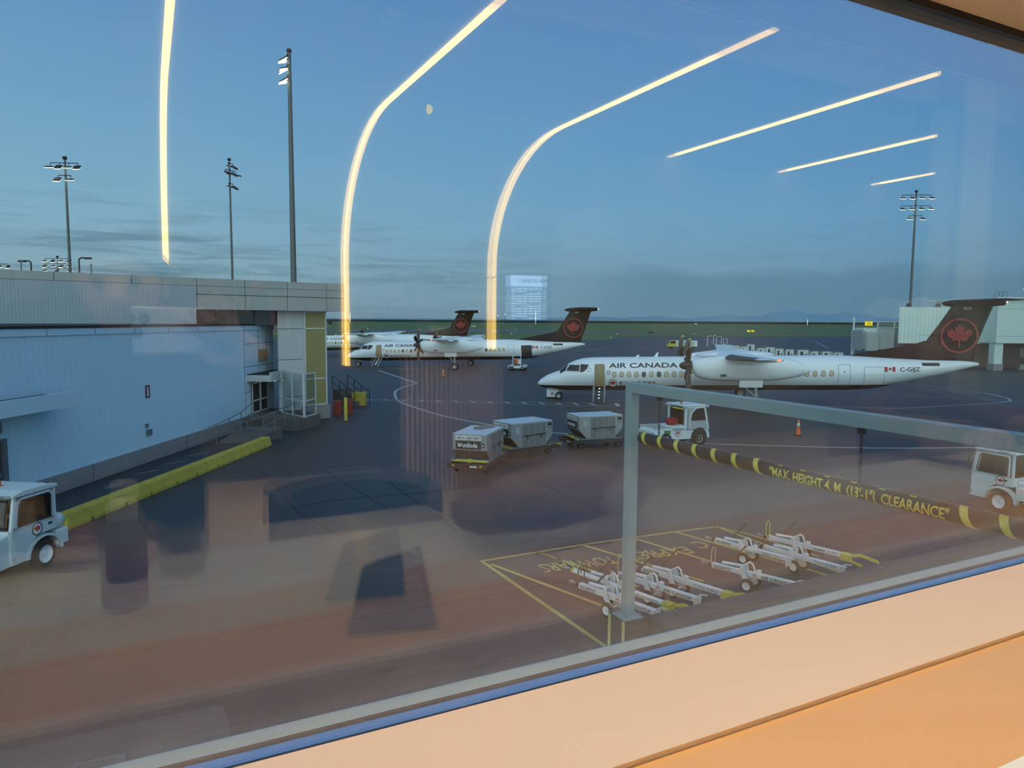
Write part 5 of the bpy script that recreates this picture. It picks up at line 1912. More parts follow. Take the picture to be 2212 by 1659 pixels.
for k, (px_, top) in enumerate(((1075, 682.5), (1090, 679.5))):
    D = 900
    h = 6.35 + (693 - top) * D / FPX
    t = thing('beacon_mast', ('left' if k == 0 else 'right') + ' of two thin masts with a lamp on the far grass', 'mast', (from_px(px_, D), D, 0), 0, 'far beacon masts')
    m = MB().bar((0, 0, 0), (0, 0, h), .45)
    m.box((0, 0, h * .55), (2.2, .5, .5))
    m.build('lattice', MATS['dark_steel'], t)
    MB().ball((0, 0, h), .7, 8, 6).build('lamp', emit('lamp_pink', (1, .7, .75), 1.6), t)
p = gp(1503, 701)
t = thing('antenna_hut', 'small white and dark antenna hut on the far grass', 'hut', p)
MB().box((0, 0, 1.5), (5, 3, 3)).build('base', MATS['paint_white'], t)
MB().box((0, 0, 5.5), (3, 2, 5)).build('tower', MATS['dark_steel'], t)
MB().box((0, 0, 8.4), (3.4, 2, 1)).build('cap', MATS['paint_white'], t)
p = gp(1023, 707)
t = thing('airfield_car', 'small white car on the far taxiway behind the fin', 'car', p, R(-30))
MB().prism([(-2.2, .4), (-2.2, 1.0), (-1.4, 1.1), (-.9, 1.7), (.9, 1.7), (1.5, 1.1), (2.2, 1.0), (2.2, .4)], 'Y', -.9, .9).build('body', MATS['paint_cream'], t)
MB().prism([(-1.2, 1.12), (-.8, 1.6), (.8, 1.6), (1.25, 1.12)], 'Y', -.92, .92).build('windows', MATS['dark_glass'], t)
for x in (-1.3, 1.3):
    for y in (-.8, .8):
        wheel(MATS['rubber'], MATS['steel'], (x, y, .35), .35, .2, t)
fl_ = [(1078, 697, 'w'), (1087, 700, 'w'), (1066, 702.5, 'w'), (1072, 705, 'w'), (1066, 712.5, 'w'), (1069, 716, 'w'), (1072, 716.8, 'w'), (1046, 729, 'w'), (1148, 698.5, 'y'), (1156, 699, 'w'), (1156, 686.5, 'w'), (1309, 698.5, 'y'), (1320, 730, 'b'), (1333, 722, 'w'), (1113, 712, 'w'), (1105, 721, 'y'),
       (1667, 698, 'w'), (1741, 693.5, 'w'), (1704, 716, 'w'), (1545, 725, 'w'), (1578, 708.5, 'w'), (1561, 712, 'w'), (1791, 705, 'w'), (1876, 700, 'w'), (1814, 698.5, 'w'), (1414, 707, 'w'), (1757, 698, 'w'), (935, 709, 'y'), (820, 708, 'y'), (955, 728, 'w'), (757, 689, 'w'), (794, 711, 'w'), (1253, 716, 'w'), (1500, 722, 'w')]
LM = {'w': emit('lamp_far_white', (1, 1, .95), 1.8), 'y': emit('lamp_far_amber', (1, .7, .15), 1.8), 'b': emit('lamp_far_blue', (.35, .35, 1), 1.8)}
fam = {}
for px_, py, c in fl_:
    if py > 695.8:
        p = gp(px_, py)
        if p.y > 1600:
            p = p * (1600 / p.y)
        z = 0
    else:
        D = 1500
        p = Vector((from_px(px_, D), D, 0))
    s = max(.35, p.y / FPX * .8)
    zc = max(.5, CAMH - (py - 694.6) * p.y / FPX) if py < 695.8 else .5
    if c not in fam:
        t = thing('marker_light', {'w': 'tiny white light out on the airfield', 'y': 'tiny amber light out on the airfield', 'b': 'tiny blue light at the apron edge'}[c], 'light', (p.x, p.y, 0), 0, {'w': 'white airfield lights', 'y': 'amber airfield lights', 'b': 'blue airfield lights'}[c])
        MB().ball((0, 0, .5), .5, 8, 6).build('lamp', LM[c], t)
        MB().cyl((0, 0, 0), (0, 0, .3), .1, n=8).build('stake', MATS['dark_steel'], t)
        fam[c] = t
    else:
        t = copy_tree(fam[c])
        t.location = (p.x, p.y, 0)
    t.scale = (s, s, max(s, zc / .5 if py < 695.8 else s))
# ================================================================== THE LOUNGE (inside the glass)
VC, FLR = 1.6, -1.2               # ceiling and floor, from lens height
SW = 5.93                         # back wall, metres inside the glass
mat('wall_plaster', (.36, .37, .37), .8, var=.06, scale=2)
mat('ceiling_paint', (.30, .31, .32), .8, var=.05, scale=2)
mat('floor_oak', (.50, .41, .29), .45, var=.18, scale=3, stretch=(1, 8, 1))
mat('sill_laminate', (.84, .645, .46), .5, var=.03, scale=5)
mat('counter_wood', (.86, .49, .175), .22, var=.05, scale=3, stretch=(1, 10, 1), coat=.3)
mat('counter_edge', (.50, .52, .46), .5, var=.05)
mat('gasket', (.008, .008, .009), .6, var=.1)
mat('frame_paint', (.55, .64, .60), .45, var=.05, scale=8)
mat('frame_dark', (.05, .052, .045), .5, var=.1)
mat('spacer_bronze', (.30, .20, .12), .4, .5, var=.12, scale=30)
mat('spacer_alu', (.62, .70, .82), .25, .8, var=.05)
glass_pane('glass_inner', (.985, .99, .985), (1, .97, .90))
glass_pane('glass_outer', (.985, .99, .99), (1, .92, .94))
emit('led_strip', (1.0, .62, .12), 6.5)


def rbox(mb, u0, u1, v0, v1, s0, s1):
    """box in room coordinates"""
    P = [rm(u, v, s) for u in (u0, u1) for v in (v0, v1) for s in (s0, s1)]
    return mb.add(P, [(0, 1, 3, 2), (4, 6, 7, 5), (0, 4, 5, 1), (2, 3, 7, 6), (0, 2, 6, 4), (1, 5, 7, 3)])


def rprism(mb, prof, u0, u1):
    """profile of (v, s) points run along u"""
    n = len(prof)
    P = [rm(u0, v, s) for v, s in prof] + [rm(u1, v, s) for v, s in prof]
    return mb.add(P, [(k, (k + 1) % n, n + (k + 1) % n, n + k) for k in range(n)] + [tuple(range(n - 1, -1, -1)), tuple(range(n, 2 * n))])


WL, WR = -1.3, 2.7                # the window's ends
# window: two panes, gasket, spacer, rails
win = bpy.data.objects.new('window_1', None)
COL.objects.link(win)
struct(win)
rbox(MB(), WL, WR, -.358, .392, -.010, -.004).build('pane', MATS['glass_inner'], win)
rbox(MB(), WL, WR, -.363, .400, -.066, -.060).build('outer_pane', MATS['glass_outer'], win)
g = MB()
rprism(g, [(-.3535, 0), (-.363, -.0185), (-.375, -.0185), (-.375, 0)], WL, WR)
rprism(g, [(.381, 0), (.390, -.0), (.400, -.0185), (.392, -.0185)], WL, WR)
g.build('gasket', MATS['gasket'], win)
rprism(MB(), [(-.363, -.0185), (-.363, -.033), (-.378, -.033), (-.378, -.0185)], WL, WR).build('spacer', MATS['spacer_alu'], win)  # blue reflection in the spacer, put into this strip's tint
rprism(MB(), [(-.363, -.033), (-.363, -.042), (-.378, -.042), (-.378, -.033)], WL, WR).build('spacer_seal', MATS['spacer_bronze'], win)
fr = MB()
rprism(fr, [(-.363, -.042), (-.3655, -.067), (-.40, -.067), (-.40, -.042)], WL, WR)
fr.build('bottom_rail', MATS['frame_paint'], win)
hd = MB()
rprism(hd, [(.393, -.0185), (.403, -.067), (.44, -.067), (.44, -.0185)], WL, WR)
hd.build('head_rail', MATS['frame_dark'], win)
jb = MB()
for a, b in ((WL - .05, WL), (WR, WR + .05)):
    rbox(jb, a, b, -.40, .44, -.067, 0)
jb.build('jamb', MATS['frame_dark'], win)

# front wall round the opening, sill and soffit
fw = MB()
rbox(fw, -4, WL - .05, FLR, VC, -.10, .135)
rbox(fw, WR + .05, 9.6, FLR, VC, -.10, .135)
rbox(fw, WL - .05, WR + .05, FLR, -.405, -.10, .135)
rbox(fw, WL - .05, WR + .05, .445, VC, -.10, .135)
struct(fw.build('wall_front', MATS['wall_plaster']))
struct(rbox(MB(), WL - .05, WR + .05, -.40, -.3535, 0.0005, .1345).build('trim_1', MATS['sill_laminate']))
struct(rbox(MB(), WL - .05, WR + .05, .390, .443, 0.0005, .1345).build('trim_2', MATS['sill_laminate']))
struct(rbox(MB(), -4, 9.6, FLR - .1, FLR, -.1, SW + .2).build('floor', MATS['floor_oak']))
# ceiling with the cove that curves down into the back wall (left part), flat with a bulkhead further along
cv = [(VC, -.1), (VC, 4.62)]
for k in range(1, 13):
    a = PI / 2 * k / 12
    cv.append((.50 + 1.10 * math.cos(a), 4.62 + 1.31 * math.sin(a)))
cv += [(.50, SW + .15), (VC + .15, SW + .15), (VC + .15, -.1)]
struct(rprism(MB(), cv, -4, 3.75).build('ceiling', MATS['ceiling_paint']))
bl = MB()
rbox(bl, 3.75, 9.6, VC, VC + .15, -.1, SW + .15)
rbox(bl, 3.75, 9.6, 1.05, VC, 4.97, SW + .15)
struct(bl.build('ceiling_bulkhead', MATS['ceiling_paint']))
wb = MB()
rbox(wb, -4, 3.75, FLR, .50, SW, SW + .15)
rbox(wb, 3.75, 9.6, FLR, 1.05, 4.97, 5.1)
rbox(wb, 3.75, 3.85, FLR, VC, 5.1, SW + .15)
struct(wb.build('wall_back', MATS['wall_plaster']))
struct(rbox(MB(), -4.1, -4, FLR, VC, -.1, SW + .15).build('wall_left', MATS['wall_plaster']))
struct(rbox(MB(), 9.6, 9.7, FLR, VC, -.1, SW + .15).build('wall_right', MATS['wall_plaster']))
mat('pillar_paint', (.62, .66, .66), .7, var=.05)
mat('pillar_side', (.34, .32, .44), .7, var=.05)
pl = rbox(MB(), 2.46, 4.2, FLR, VC, .82, .92).build('wall_pier', MATS['pillar_paint'])
struct(pl)
struct(rbox(MB(), 3.45, 4.9, FLR, VC - .35, 1.58, 1.66).build('wall_screen', mat('teal_panel', (.05, .16, .17), .6)))

# six light strips: over the ceiling, round the cove and down the back wall
path = [(VC - .004, s) for s in (2.38, 3.2, 4.0, 4.62)]
for k in range(1, 13):
    a = PI / 2 * k / 12
    path.append((.50 + 1.096 * math.cos(a), 4.62 + 1.305 * math.sin(a)))
path += [(.2, 5.925), (-.49, 5.925)]
LN = ['curved warm light strip nearest the left edge, above the photographer', 'curved warm light strip beside the moon, running down past the tan glass bay', 'curved warm light strip ending behind the leafy plant on the desk',
      'longest and uppermost of the three straight warm ceiling strips', 'middle one of the three straight warm ceiling strips', 'lowest and shortest of the three straight warm ceiling strips']
for i, u in enumerate((.165, 1.632, 3.11, 4.57, 6.05, 7.53)):
    if i < 3:
        pts = path
    else:
        s0 = (2.38, 2.87, 3.71)[i - 3]
        pts = [(VC - .004, s0), (VC - .004, 4.95)]
    m = MB()
    rings = []
    for j, (v, s) in enumerate(pts):
        a = pts[max(j - 1, 0)]
        b = pts[min(j + 1, len(pts) - 1)]
        dv, ds = b[0] - a[0], b[1] - a[1]
        ln = math.hypot(dv, ds)
        nv, ns = -ds / ln * .012, dv / ln * .012
        rings.append([rm(u - .022, v, s), rm(u + .022, v, s), rm(u + .022, v + nv, s + ns), rm(u - .022, v + nv, s + ns)])
    m.loft(rings)
    o = m.build('light_strip', MATS['led_strip'])
    tag(o, LN[i], 'light', 'light strips of the lounge')

# counter along the window
ct = thing('window_counter', 'orange wood counter along the window, seen below the pale sill', 'counter')
rbox(MB(), WL, 4.4, -.398, -.358, .136, .268).build('wood_inlay', MATS['counter_wood'], ct)
rbox(MB(), WL, 4.4, -.398, -.358, .268, .575).build('worktop', mat('worktop_laminate', (.90, .91, .80), .24, var=.04, scale=4, coat=.3), ct)
rbox(MB(), WL, 4.4, -.398, -.3575, .575, .592).build('edge_strip', MATS['counter_edge'], ct)
for u in (-1.0, .9, 2.2):
    rbox(MB(), u, u + .05, FLR, -.398, .2, .5).build('leg', MATS['frame_dark'], ct)

# recessed ceiling lamps over the counter
for i, (u, s, e) in enumerate(((-.5, .5, 64), (.55, .5, 60), (1.7, .5, 54), (2.9, 1.3, 50), (1.2, 3.1, 300), (-.8, 3.0, 170), (5.2, 3.6, 180))):
    l = bpy.data.lights.new('downlight_bulb', 'SPOT')
    l.energy = e
    l.color = (1, .84, .66)
    l.spot_size = R(105)
    l.spot_blend = .8
    l.shadow_soft_size = .05
    lo = bpy.data.objects.new('downlight_bulb', l)
    COL.objects.link(lo)
    lo.location = rm(u, VC - .06, s)
    d = thing('downlight', 'round recessed ceiling lamp, ' + ('left of the photographer', 'over the middle of the counter', 'over the right part of the counter', 'beside the pier', 'in front of the slatted desk', 'over the left seats', 'in front of the far bulkhead')[i], 'light', rm(u, VC - .03, s), 0, 'downlights of the lounge')
    MB().lathe([(.045, 0), (.055, 0), (.055, .03), (.045, .03)], n=20).build('rim', MATS['frame_paint'], d)

# slatted reception desk with a potted plant on it
mat('slat_wood', (.48, .38, .34), .6, var=.1)
mat('desk_top', (.40, .28, .20), .5)
mat('leaf_green', (.05, .10, .05), .5, var=.3, scale=6)
mat('pot_grey', (.3, .3, .3), .7)
dk = thing('reception_desk', 'slatted wooden reception desk near the back wall of the lounge', 'desk')
rbox(MB(), 1.56, 2.31, FLR, -.25, 4.08, 4.6).build('carcass', mat('desk_dark', (.08, .06, .06), .7), dk)
sl = MB()
for k in range(21):
    u = 1.56 + k * .036
    rbox(sl, u, u + .02, FLR, -.25, 4.05, 4.08)
sl.build('slat_front', MATS['slat_wood'], dk)
rbox(MB(), 1.53, 2.34, -.25, -.216, 4.02, 4.65).build('desk_top', MATS['desk_top'], dk)


def blades(mb, base, n, h, w, spread, rnd, droop=.5):
    for k in range(n):
        a = rnd.random() * 2 * PI
        d = Vector((math.cos(a), math.sin(a), 0))
        hh = h * rnd.uniform(.6, 1.0)
        sp = spread * rnd.uniform(.3, 1)
        L_, R_ = [], []
        for t in (0, .3, .6, .85, 1):
            c = base + d * (sp * t ** 1.3) + Vector((0, 0, hh * (t - droop * .5 * t ** 3)))
            wv = w * (math.sin(PI * min(1, t * .9 + .1)) * .9 + .05)
            side = Vector((-d.y, d.x, 0))
            L_.append(c - side * wv / 2)
            R_.append(c + side * wv / 2)
        mb.add(L_ + R_, [(i, i + 1, i + 6, i + 5) for i in range(4)])
    return mb


def potted(name, label, u, v, s, n, h, w, spread, seed, pr=.12, ph=.18):
    rnd = random.Random(seed)
    t = thing(name, label, 'plant', rm(u, v, s), 0, 'plants of the lounge')
    MB().lathe([(pr * .75, 0), (pr, ph), (pr * .9, ph), (pr * .85, ph * .85), (0, ph * .85)], n=20).build('pot', MATS['pot_grey'], t, smooth=True, auto=40)
    f = blades(MB(), Vector((0, 0, ph * .8)), n, h, w, spread, rnd).build('foliage', MATS['leaf_green'], t)
    f['kind'] = 'stuff'
    sd = f.modifiers.new('thick', 'SOLIDIFY')
    sd.thickness = .004
    return t


potted('potted_plant', 'broad-leaved plant in a grey pot on the slatted desk', 1.95, -.216, 4.32, 16, .62, .16, .42, 3)
potted('potted_fern', 'spiky fern in a grey pot on the left planter, below the left picture', -.75, -.40, 5.2, 40, .55, .05, .28, 4)
potted('potted_fern', 'spiky fern in a grey pot on the planter between two pictures', -.15, -.40, 5.2, 36, .5, .05, .28, 5)
potted('potted_grass', 'slim upright grass in a grey pot beside the curved light strip', .60, -.40, 5.2, 18, .85, .02, .12, 6)
potted('potted_fern', 'spiky fern in a grey pot beside the framed picture near the desk', 1.9, -.40, 5.35, 30, .6, .05, .5, 8)
pb = tag(rbox(MB(), -1.2, 2.4, FLR, -.40, 4.98, 5.6).build('planter_bench', MATS['desk_dark'] if 'desk_dark' in MATS else None), 'long dark planter bench along the back wall of the lounge', 'bench')

# framed pictures and the departures screen on the back wall
def picture(label, u0, u1, v0, v1, blocks, s=SW - .03):
    t = thing('framed_picture', label, 'picture', (0, 0, 0), 0, 'pictures on the back wall')
    f = MB()
    w = .03
    rbox(f, u0, u1, v0, v0 + w, s, SW - .001)
    rbox(f, u0, u1, v1 - w, v1, s, SW - .001)
    rbox(f, u0, u0 + w, v0 + w, v1 - w, s, SW - .001)
    rbox(f, u1 - w, u1, v0 + w, v1 - w, s, SW - .001)
    f.build('frame', mat('picture_frame', (.75, .72, .66), .5), t)
    rbox(MB(), u0 + w, u1 - w, v0 + w, v1 - w, s + .012, SW - .002).build('print', mat('print_paper', (.10, .16, .18), .8), t)
    for (a, b, c, d, m) in blocks:
        U0, U1 = u0 + w + a * (u1 - u0 - 2 * w), u0 + w + b * (u1 - u0 - 2 * w)
        V0, V1 = v0 + w + c * (v1 - v0 - 2 * w), v0 + w + d * (v1 - v0 - 2 * w)
        rbox(MB(), U0, U1, V0, V1, s + .010, s + .012).build('colour_block', MATS[m], t)
    return t


mat('print_pink', (.80, .30, .36), .8)
mat('print_red', (.75, .05, .09), .8, var=.35, scale=40)
mat('print_blue', (.10, .24, .36), .8)
mat('print_grey', (.48, .50, .52), .8)
mat('print_yellow', (.70, .62, .30), .8)
picture('framed picture with a dark curve and a patterned red block at its lower right', .66, 1.13, -.14, .47, [(.30, .64, .66, 1, 'print_pink'), (.66, 1, .66, 1, 'print_blue'), (.66, 1, 0, .34, 'print_red'), (.30, .64, .34, .64, 'print_blue'), (.64, 1, .36, .64, 'print_grey'), (0, .28, .3, .55, 'print_yellow')])
picture('framed picture left of the first light strip, with a pink stripe', -.86, -.45, -.20, .46, [(.75, .9, .3, 1, 'print_pink'), (0, .6, .5, .9, 'print_grey'), (.1, .5, .1, .3, 'print_yellow')])
picture('framed picture between the second strip and the slatted desk', 2.16, 2.63, -.02, .46, [(.05, .35, .05, .25, 'print_pink'), (.3, .6, .3, .85, 'print_grey')])
sc = thing('departures_screen', 'wall screen with a pale header bar and rows of flight times', 'screen')
rbox(MB(), 3.24, 3.72, -.02, .49, SW - .06, SW - .001).build('bezel', MATS['black_metal'], sc)
scr = rbox(MB(), 3.27, 3.69, .01, .46, SW - .064, SW - .060).build('display', emit('screen_blue', (.16, .34, .60), 1.4), sc)
rbox(MB(), 3.27, 3.69, .35, .46, SW - .066, SW - .064).build('header_bar', emit('screen_pale', (.40, .62, 1.0), 2.6), sc)
rw = MB()
for k in range(13):
    for a, b in ((0, .1), (.13, .3), (.33, .44), (.47, .60), (.66, .86), (.9, .98)):
        if (k * 7 + int(a * 50)) % 5:
            rbox(rw, 3.28 + a * .40, 3.28 + b * .40, .32 - k * .025, .330 - k * .025, SW - .066, SW - .064)
rw.build('flight_rows', emit('screen_rows', (.55, .75, 1.0), 2.4), sc)
SFN = face_fn(rm(3.66, .39, SW - .0665), -WU, (0, 0, 1))
flat(fit_text('AIR CANADA', .26, .04, .02), SFN, 'header_lettering', MATS['ink'], sc, 0)
flat(leaf_polys(.022), lambda x, y, o: SFN(x - .022, y + .02, o), 'header_leaf', MATS['emblem_red'], sc, 0)
sg = tag(flat(fit_text('Drinks · Alcools', 1.05, .10, .03), face_fn(rm(8.85, .66, 4.965), -WU, (0, 0, 1)), 'drinks_sign', MATS['ink'], None, 0), 'dark wall lettering above the bar at the far end of the lounge', 'sign')
md = sg.modifiers.new('thick', 'SOLIDIFY')
md.thickness = .006

# round-backed dark stool-chair behind the counter
mat('dark_upholstery', (.015, .022, .04), .8, var=.2, scale=20)
ch = thing('tub_chair', 'dark round-backed tub chair behind the counter', 'chair', rm(.53, FLR, 1.42), TH)
b = MB()
rings = []
for k in range(25):
    a = PI * 1.25 * (k / 24 - .5) - PI / 2
    rings.append([Vector((r * math.cos(a), r * math.sin(a) * .9, z)) for r, z in ((.19, .42), (.19, .70), (.245, .715), (.25, .42))])
b.loft(rings)
b.build('backrest', MATS['dark_upholstery'], ch, smooth=True, auto=50)
MB().lathe([(0, .40), (.22, .40), (.23, .44), (.21, .48), (0, .49)], n=28).build('seat', MATS['dark_upholstery'], ch, smooth=True, auto=50)
for a in range(4):
    q = PI / 4 + a * PI / 2
    MB().cyl((.15 * math.cos(q), .15 * math.sin(q), .41), (.22 * math.cos(q), .22 * math.sin(q), 0), .016, .011, 10).build('leg', MATS['frame_dark'], ch)

# ------------------------------------------------ things on the counter
TV = -.3575
cd = thing('counter_card', 'small dark sign on the counter, mirrored with faint lettering in the glass', 'sign')
BL_, BR_ = (.190, TV + .003, .187), (.291, TV + .003, .166)
TL_, TR_ = (.268, TV + .004, .405), (.374, TV + .004, .455)
P = [rm(*q) for q in (BL_, BR_, TR_, TL_)]
Q = [p - Vector((0, 0, .0025)) for p in P]
MB().add(P + Q, [(0, 1, 2, 3), (7, 6, 5, 4), (0, 4, 5, 1), (1, 5, 6, 2), (2, 6, 7, 3), (3, 7, 4, 0)]).build('card', mat('card_navy', (.012, .02, .035), .5), cd)


def card_fn(x, y, off):
    a = P[0].lerp(P[1], 1 - x)
    c = P[3].lerp(P[2], 1 - x)
    return a.lerp(c, y) + Vector((0, 0, .0006 + off))


mat('card_print', (.55, .62, .66), .6)


def place_text(s, x0, y0, w, h):
    vs, fs = fit_text(s, w, h, .01)
    return [(x0 + x, y0 + y) for x, y in vs], fs


for (s, x0, y0, w, h) in (('Connected to free', .12, .73, .48, .055), ('WiFi', .04, .74, .10, .07), ('Branchez-vous', .10, .55, .46, .055), ('au Wi-Fi gratuit', .10, .44, .50, .05), ('AUX VOYAGEURS', .06, .32, .44, .04)):
    flat(place_text(s, x0, y0, w, h), card_fn, 'card_lettering', MATS['card_print'], cd)
for (cx, cy) in ((.16, .90), (.10, .83)):
    for r0, r1 in ((.0, .014), (.03, .042), (.055, .068)):
        n = 10
        vs = [(cx + r * math.cos(PI / 4 + PI / 2 * k / n), cy + 1.3 * r * math.sin(PI / 4 + PI / 2 * k / n)) for r in (r0, r1) for k in range(n + 1)]
        flat((vs, [(k, k + 1, n + 2 + k, n + 1 + k) for k in range(n)]), card_fn, 'card_symbol', MATS['card_print'], cd)

bt = thing('juice_bottle', 'small bottle with a white cap and dark red juice on the counter', 'bottle', rm(-.034, TV, .40))
MB().lathe([(0, 0), (.024, 0), (.0255, .004), (.0255, .085), (.024, .092), (.018, .104), (.017, .112), (0, .112)], n=28).build('body', mat('bottle_body', (.30, .24, .16), .15, var=.1), bt, smooth=True, auto=50)
MB().lathe([(.0258, .006), (.0262, .006), (.0262, .055), (.0258, .055)], n=28).build('label', mat('bottle_label', (.22, .03, .05), .4, var=.5, scale=60), bt, smooth=True, auto=50)
MB().lathe([(0, .112), (.0175, .112), (.0175, .132), (.016, .134), (0, .134)], n=28).build('cap', mat('bottle_cap', (.62, .60, .55), .4), bt, smooth=True, auto=50)

cp = thing('glass_tumbler', 'low clear tumbler beside the small bottle on the counter', 'glass', rm(.036, TV, .50))
MB().lathe([(0, 0), (.030, 0), (.036, .056), (.034, .056), (.028, .006), (0, .006)], n=30).build('bowl', glass_pane('glass_tumbler', (.80, .80, .78), (1, 1, 1)), cp, smooth=True, auto=50)

bg = thing('paper_bag', 'crumpled brown paper bag lying on the counter', 'bag', rm(.60, TV, .42), TH)
m = MB()
rnd = random.Random(11)
rings = []
for i in range(12):
    x = -.17 + .34 * i / 11
    env = math.sin(PI * (i + .6) / 12.2) ** .5
    ring = []
    for k in range(16):
        a = 2 * PI * k / 16
        rr = 1 + rnd.uniform(-.16, .16)
        ring.append(Vector((x + rnd.uniform(-.008, .008), .075 * env * rr * math.cos(a), max(.001, .058 + .058 * env * rr * math.sin(a)))))
    rings.append(ring)
m.loft(rings)
m.build('bag_body', mat('kraft_paper', (.42, .29, .20), .8, var=.2, scale=12), bg, smooth=True, auto=25)

# phone held up at the lens, seen only mirrored
ph = thing('phone', 'pale three-lens phone held sideways in front of the photographer', 'phone')
b0 = Vector((0, -.004, CAMH))
pm = MB().box(b0 + Vector((.058, -.004, -.018)), (.147, .008, .072))
pm.build('phone_body', mat('phone_back', (.80, .85, .92), .35), ph, bevel=.003, seg=3)
for (x, z) in ((-.0005, -.0001), (-.0225, 0), (-.012, -.021)):
    MB().lathe([(.0055, 0), (.0085, 0), (.0085, -.0035), (.0055, -.0035)], (x, -.001, CAMH + z), 'Y', 24).build('lens_ring', MATS['black_metal'], ph)
# ================================================================== PEOPLE (mirrored in the glass)
mat('skin', (.55, .33, .25), .55, var=.06, scale=20)
mat('skin_pale', (.62, .38, .32), .55, var=.06, scale=20)
mat('hair_dark', (.02, .015, .012), .7, var=.3, scale=40)
mat('hair_grey', (.35, .33, .32), .7, var=.3, scale=40)
mat('hoodie_dark', (.02, .024, .032), .9, var=.2, scale=14)
mat('shirt_brown', (.16, .085, .06), .9, var=.2, scale=14)
mat('trousers', (.03, .035, .05), .9, var=.2)


def skin_mesh(name, joints, edges, material, parent, level=2, root=0):
    """one continuous surface grown over a skeleton: joints = [(point, radius)]"""
    me = bpy.data.meshes.new(name)
    me.from_pydata([tuple(p) for p, r in joints], edges, [])
    o = bpy.data.objects.new(name, me)
    COL.objects.link(o)
    o.parent = parent
    sk = o.modifiers.new('skin', 'SKIN')
    sk.use_smooth_shade = True
    for i, (p, r) in enumerate(joints):
        rr = r if isinstance(r, tuple) else (r, r)
        me.skin_vertices[0].data[i].radius = rr
        me.skin_vertices[0].data[i].use_root = (i == root)
    sb = o.modifiers.new('smooth', 'SUBSURF')
    sb.levels = sb.render_levels = level
    me.materials.append(material)
    return o


def hand(parent, wrist, fwd, palm_n, material, curl=.5, s=1.0, left=False):
    """palm, four unequal bent fingers and a thumb from the side of the palm"""
    f, n = Vector(fwd).normalized(), Vector(palm_n).normalized()
    side = f.cross(n).normalized() * (-1 if left else 1)
    w = Vector(wrist)
    J, E = [], []

    def j(p, r):
        J.append((p, r))
        return len(J) - 1
    a = j(w, (.024 * s, .018 * s))
    b = j(w + f * .045 * s, (.034 * s, .014 * s))
    c = j(w + f * .080 * s, (.036 * s, .012 * s))
    E += [(a, b), (b, c)]
    for k, ln in enumerate((.072, .080, .075, .060)):
        o = side * ((k - 1.5) * .020 * s)
        p = w + f * .088 * s + o
        prev = j(p, .0088 * s)
        E.append((c, prev))
        d = f.copy()
        for q in range(3):
            d = (d * math.cos(curl * .6) + n * math.sin(curl * .6)).normalized()
            p = p + d * ln * s / 3 * (1.15 - .15 * q)
            cur = j(p, (.0086 - .001 * q) * s)
            E.append((prev, cur))
            prev = cur
    t = j(w + f * .035 * s - side * .034 * s, .012 * s)
    E.append((b, t))
    t2 = j(w + f * .062 * s - side * .052 * s + n * .012 * s, .0105 * s)
    E.append((t, t2))
    t3 = j(w + f * .088 * s - side * .050 * s + n * .026 * s, .009 * s)
    E.append((t2, t3))
    return skin_mesh('hand', J, E, material, parent, 2, 1)


def head(parent, c, fwd, skin, hair, s=1.0):
    """head with brow, eye sockets, nose, mouth and ears; hair as its own mesh. c = head centre"""
    f = Vector(fwd).normalized()
    up = Vector((0, 0, 1))
    sd = f.cross(up).normalized()
    c = Vector(c)

    def W(x, y, z):
        return c + (sd * x + f * y + up * z) * s
    m = MB()
    rings = []
    for i in range(17):
        t = -1 + 2 * i / 16
        a = math.asin(max(-1, min(1, t)))
        r = max(math.cos(a), .02)
        ring = []
        for k in range(24):
            q = 2 * PI * k / 24
            x, y, z = .076 * r * math.sin(q), .098 * r * math.cos(q), .118 * t
            front = max(0, math.cos(q))
            if t < 0:                        # jaw narrows and comes forward
                x *= 1 - .28 * (-t) ** 1.5
                y = y * (1 - .10 * -t) + .014 * -t * front
            if abs(t - .0) < .16 and front > .75 and abs(abs(x) - .03) < .018:
                y -= .010                    # eye sockets
            if -.42 < t < .0 and front > .95 and abs(x) < .016:
                y += .022 * (1 - abs(t + .26) / .26) + .004   # nose
            if abs(t + .52) < .06 and front > .85 and abs(x) < .03:
                y += .004                    # lips
            ring.append(W(x, y, z))
        rings.append(ring)
    m.loft(rings)
    for q in (-1, 1):
        m.ball(W(.078 * q, -.006, -.012), .026 * s, 8, 6, (.35, .6, 1.1))
    h = m.build('head', skin, parent, smooth=True)
    e = MB()
    for q in (-1, 1):
        e.ball(W(.030 * q, .080, .004), .0105 * s, 10, 8)
    e.build('eyes', MATS['ink'], h, smooth=True)
    l = MB()
    l.tube([W(-.022, .092, -.060), W(0, .099, -.059), W(.022, .092, -.060)], .0045 * s, 6)
    l.build('mouth', mat('lips', (.40, .14, .12), .5), h, smooth=True)
    hm = MB()
    rings = []
    for i in range(10):
        t = i / 9
        r = max(math.cos(math.asin(t)), .03)
        ring = []
        for k in range(24):
            q = 2 * PI * k / 24
            back = .5 - .5 * math.cos(q)
            z = .112 * t + .014 + (1 - t) ** 2 * (.045 - .13 * back)
            ring.append(W(.083 * r * math.sin(q), .105 * r * math.cos(q) - .008, z))
        rings.append(ring)
    hm.loft(rings)
    hm.build('hair', hair, h, smooth=True)
    return h


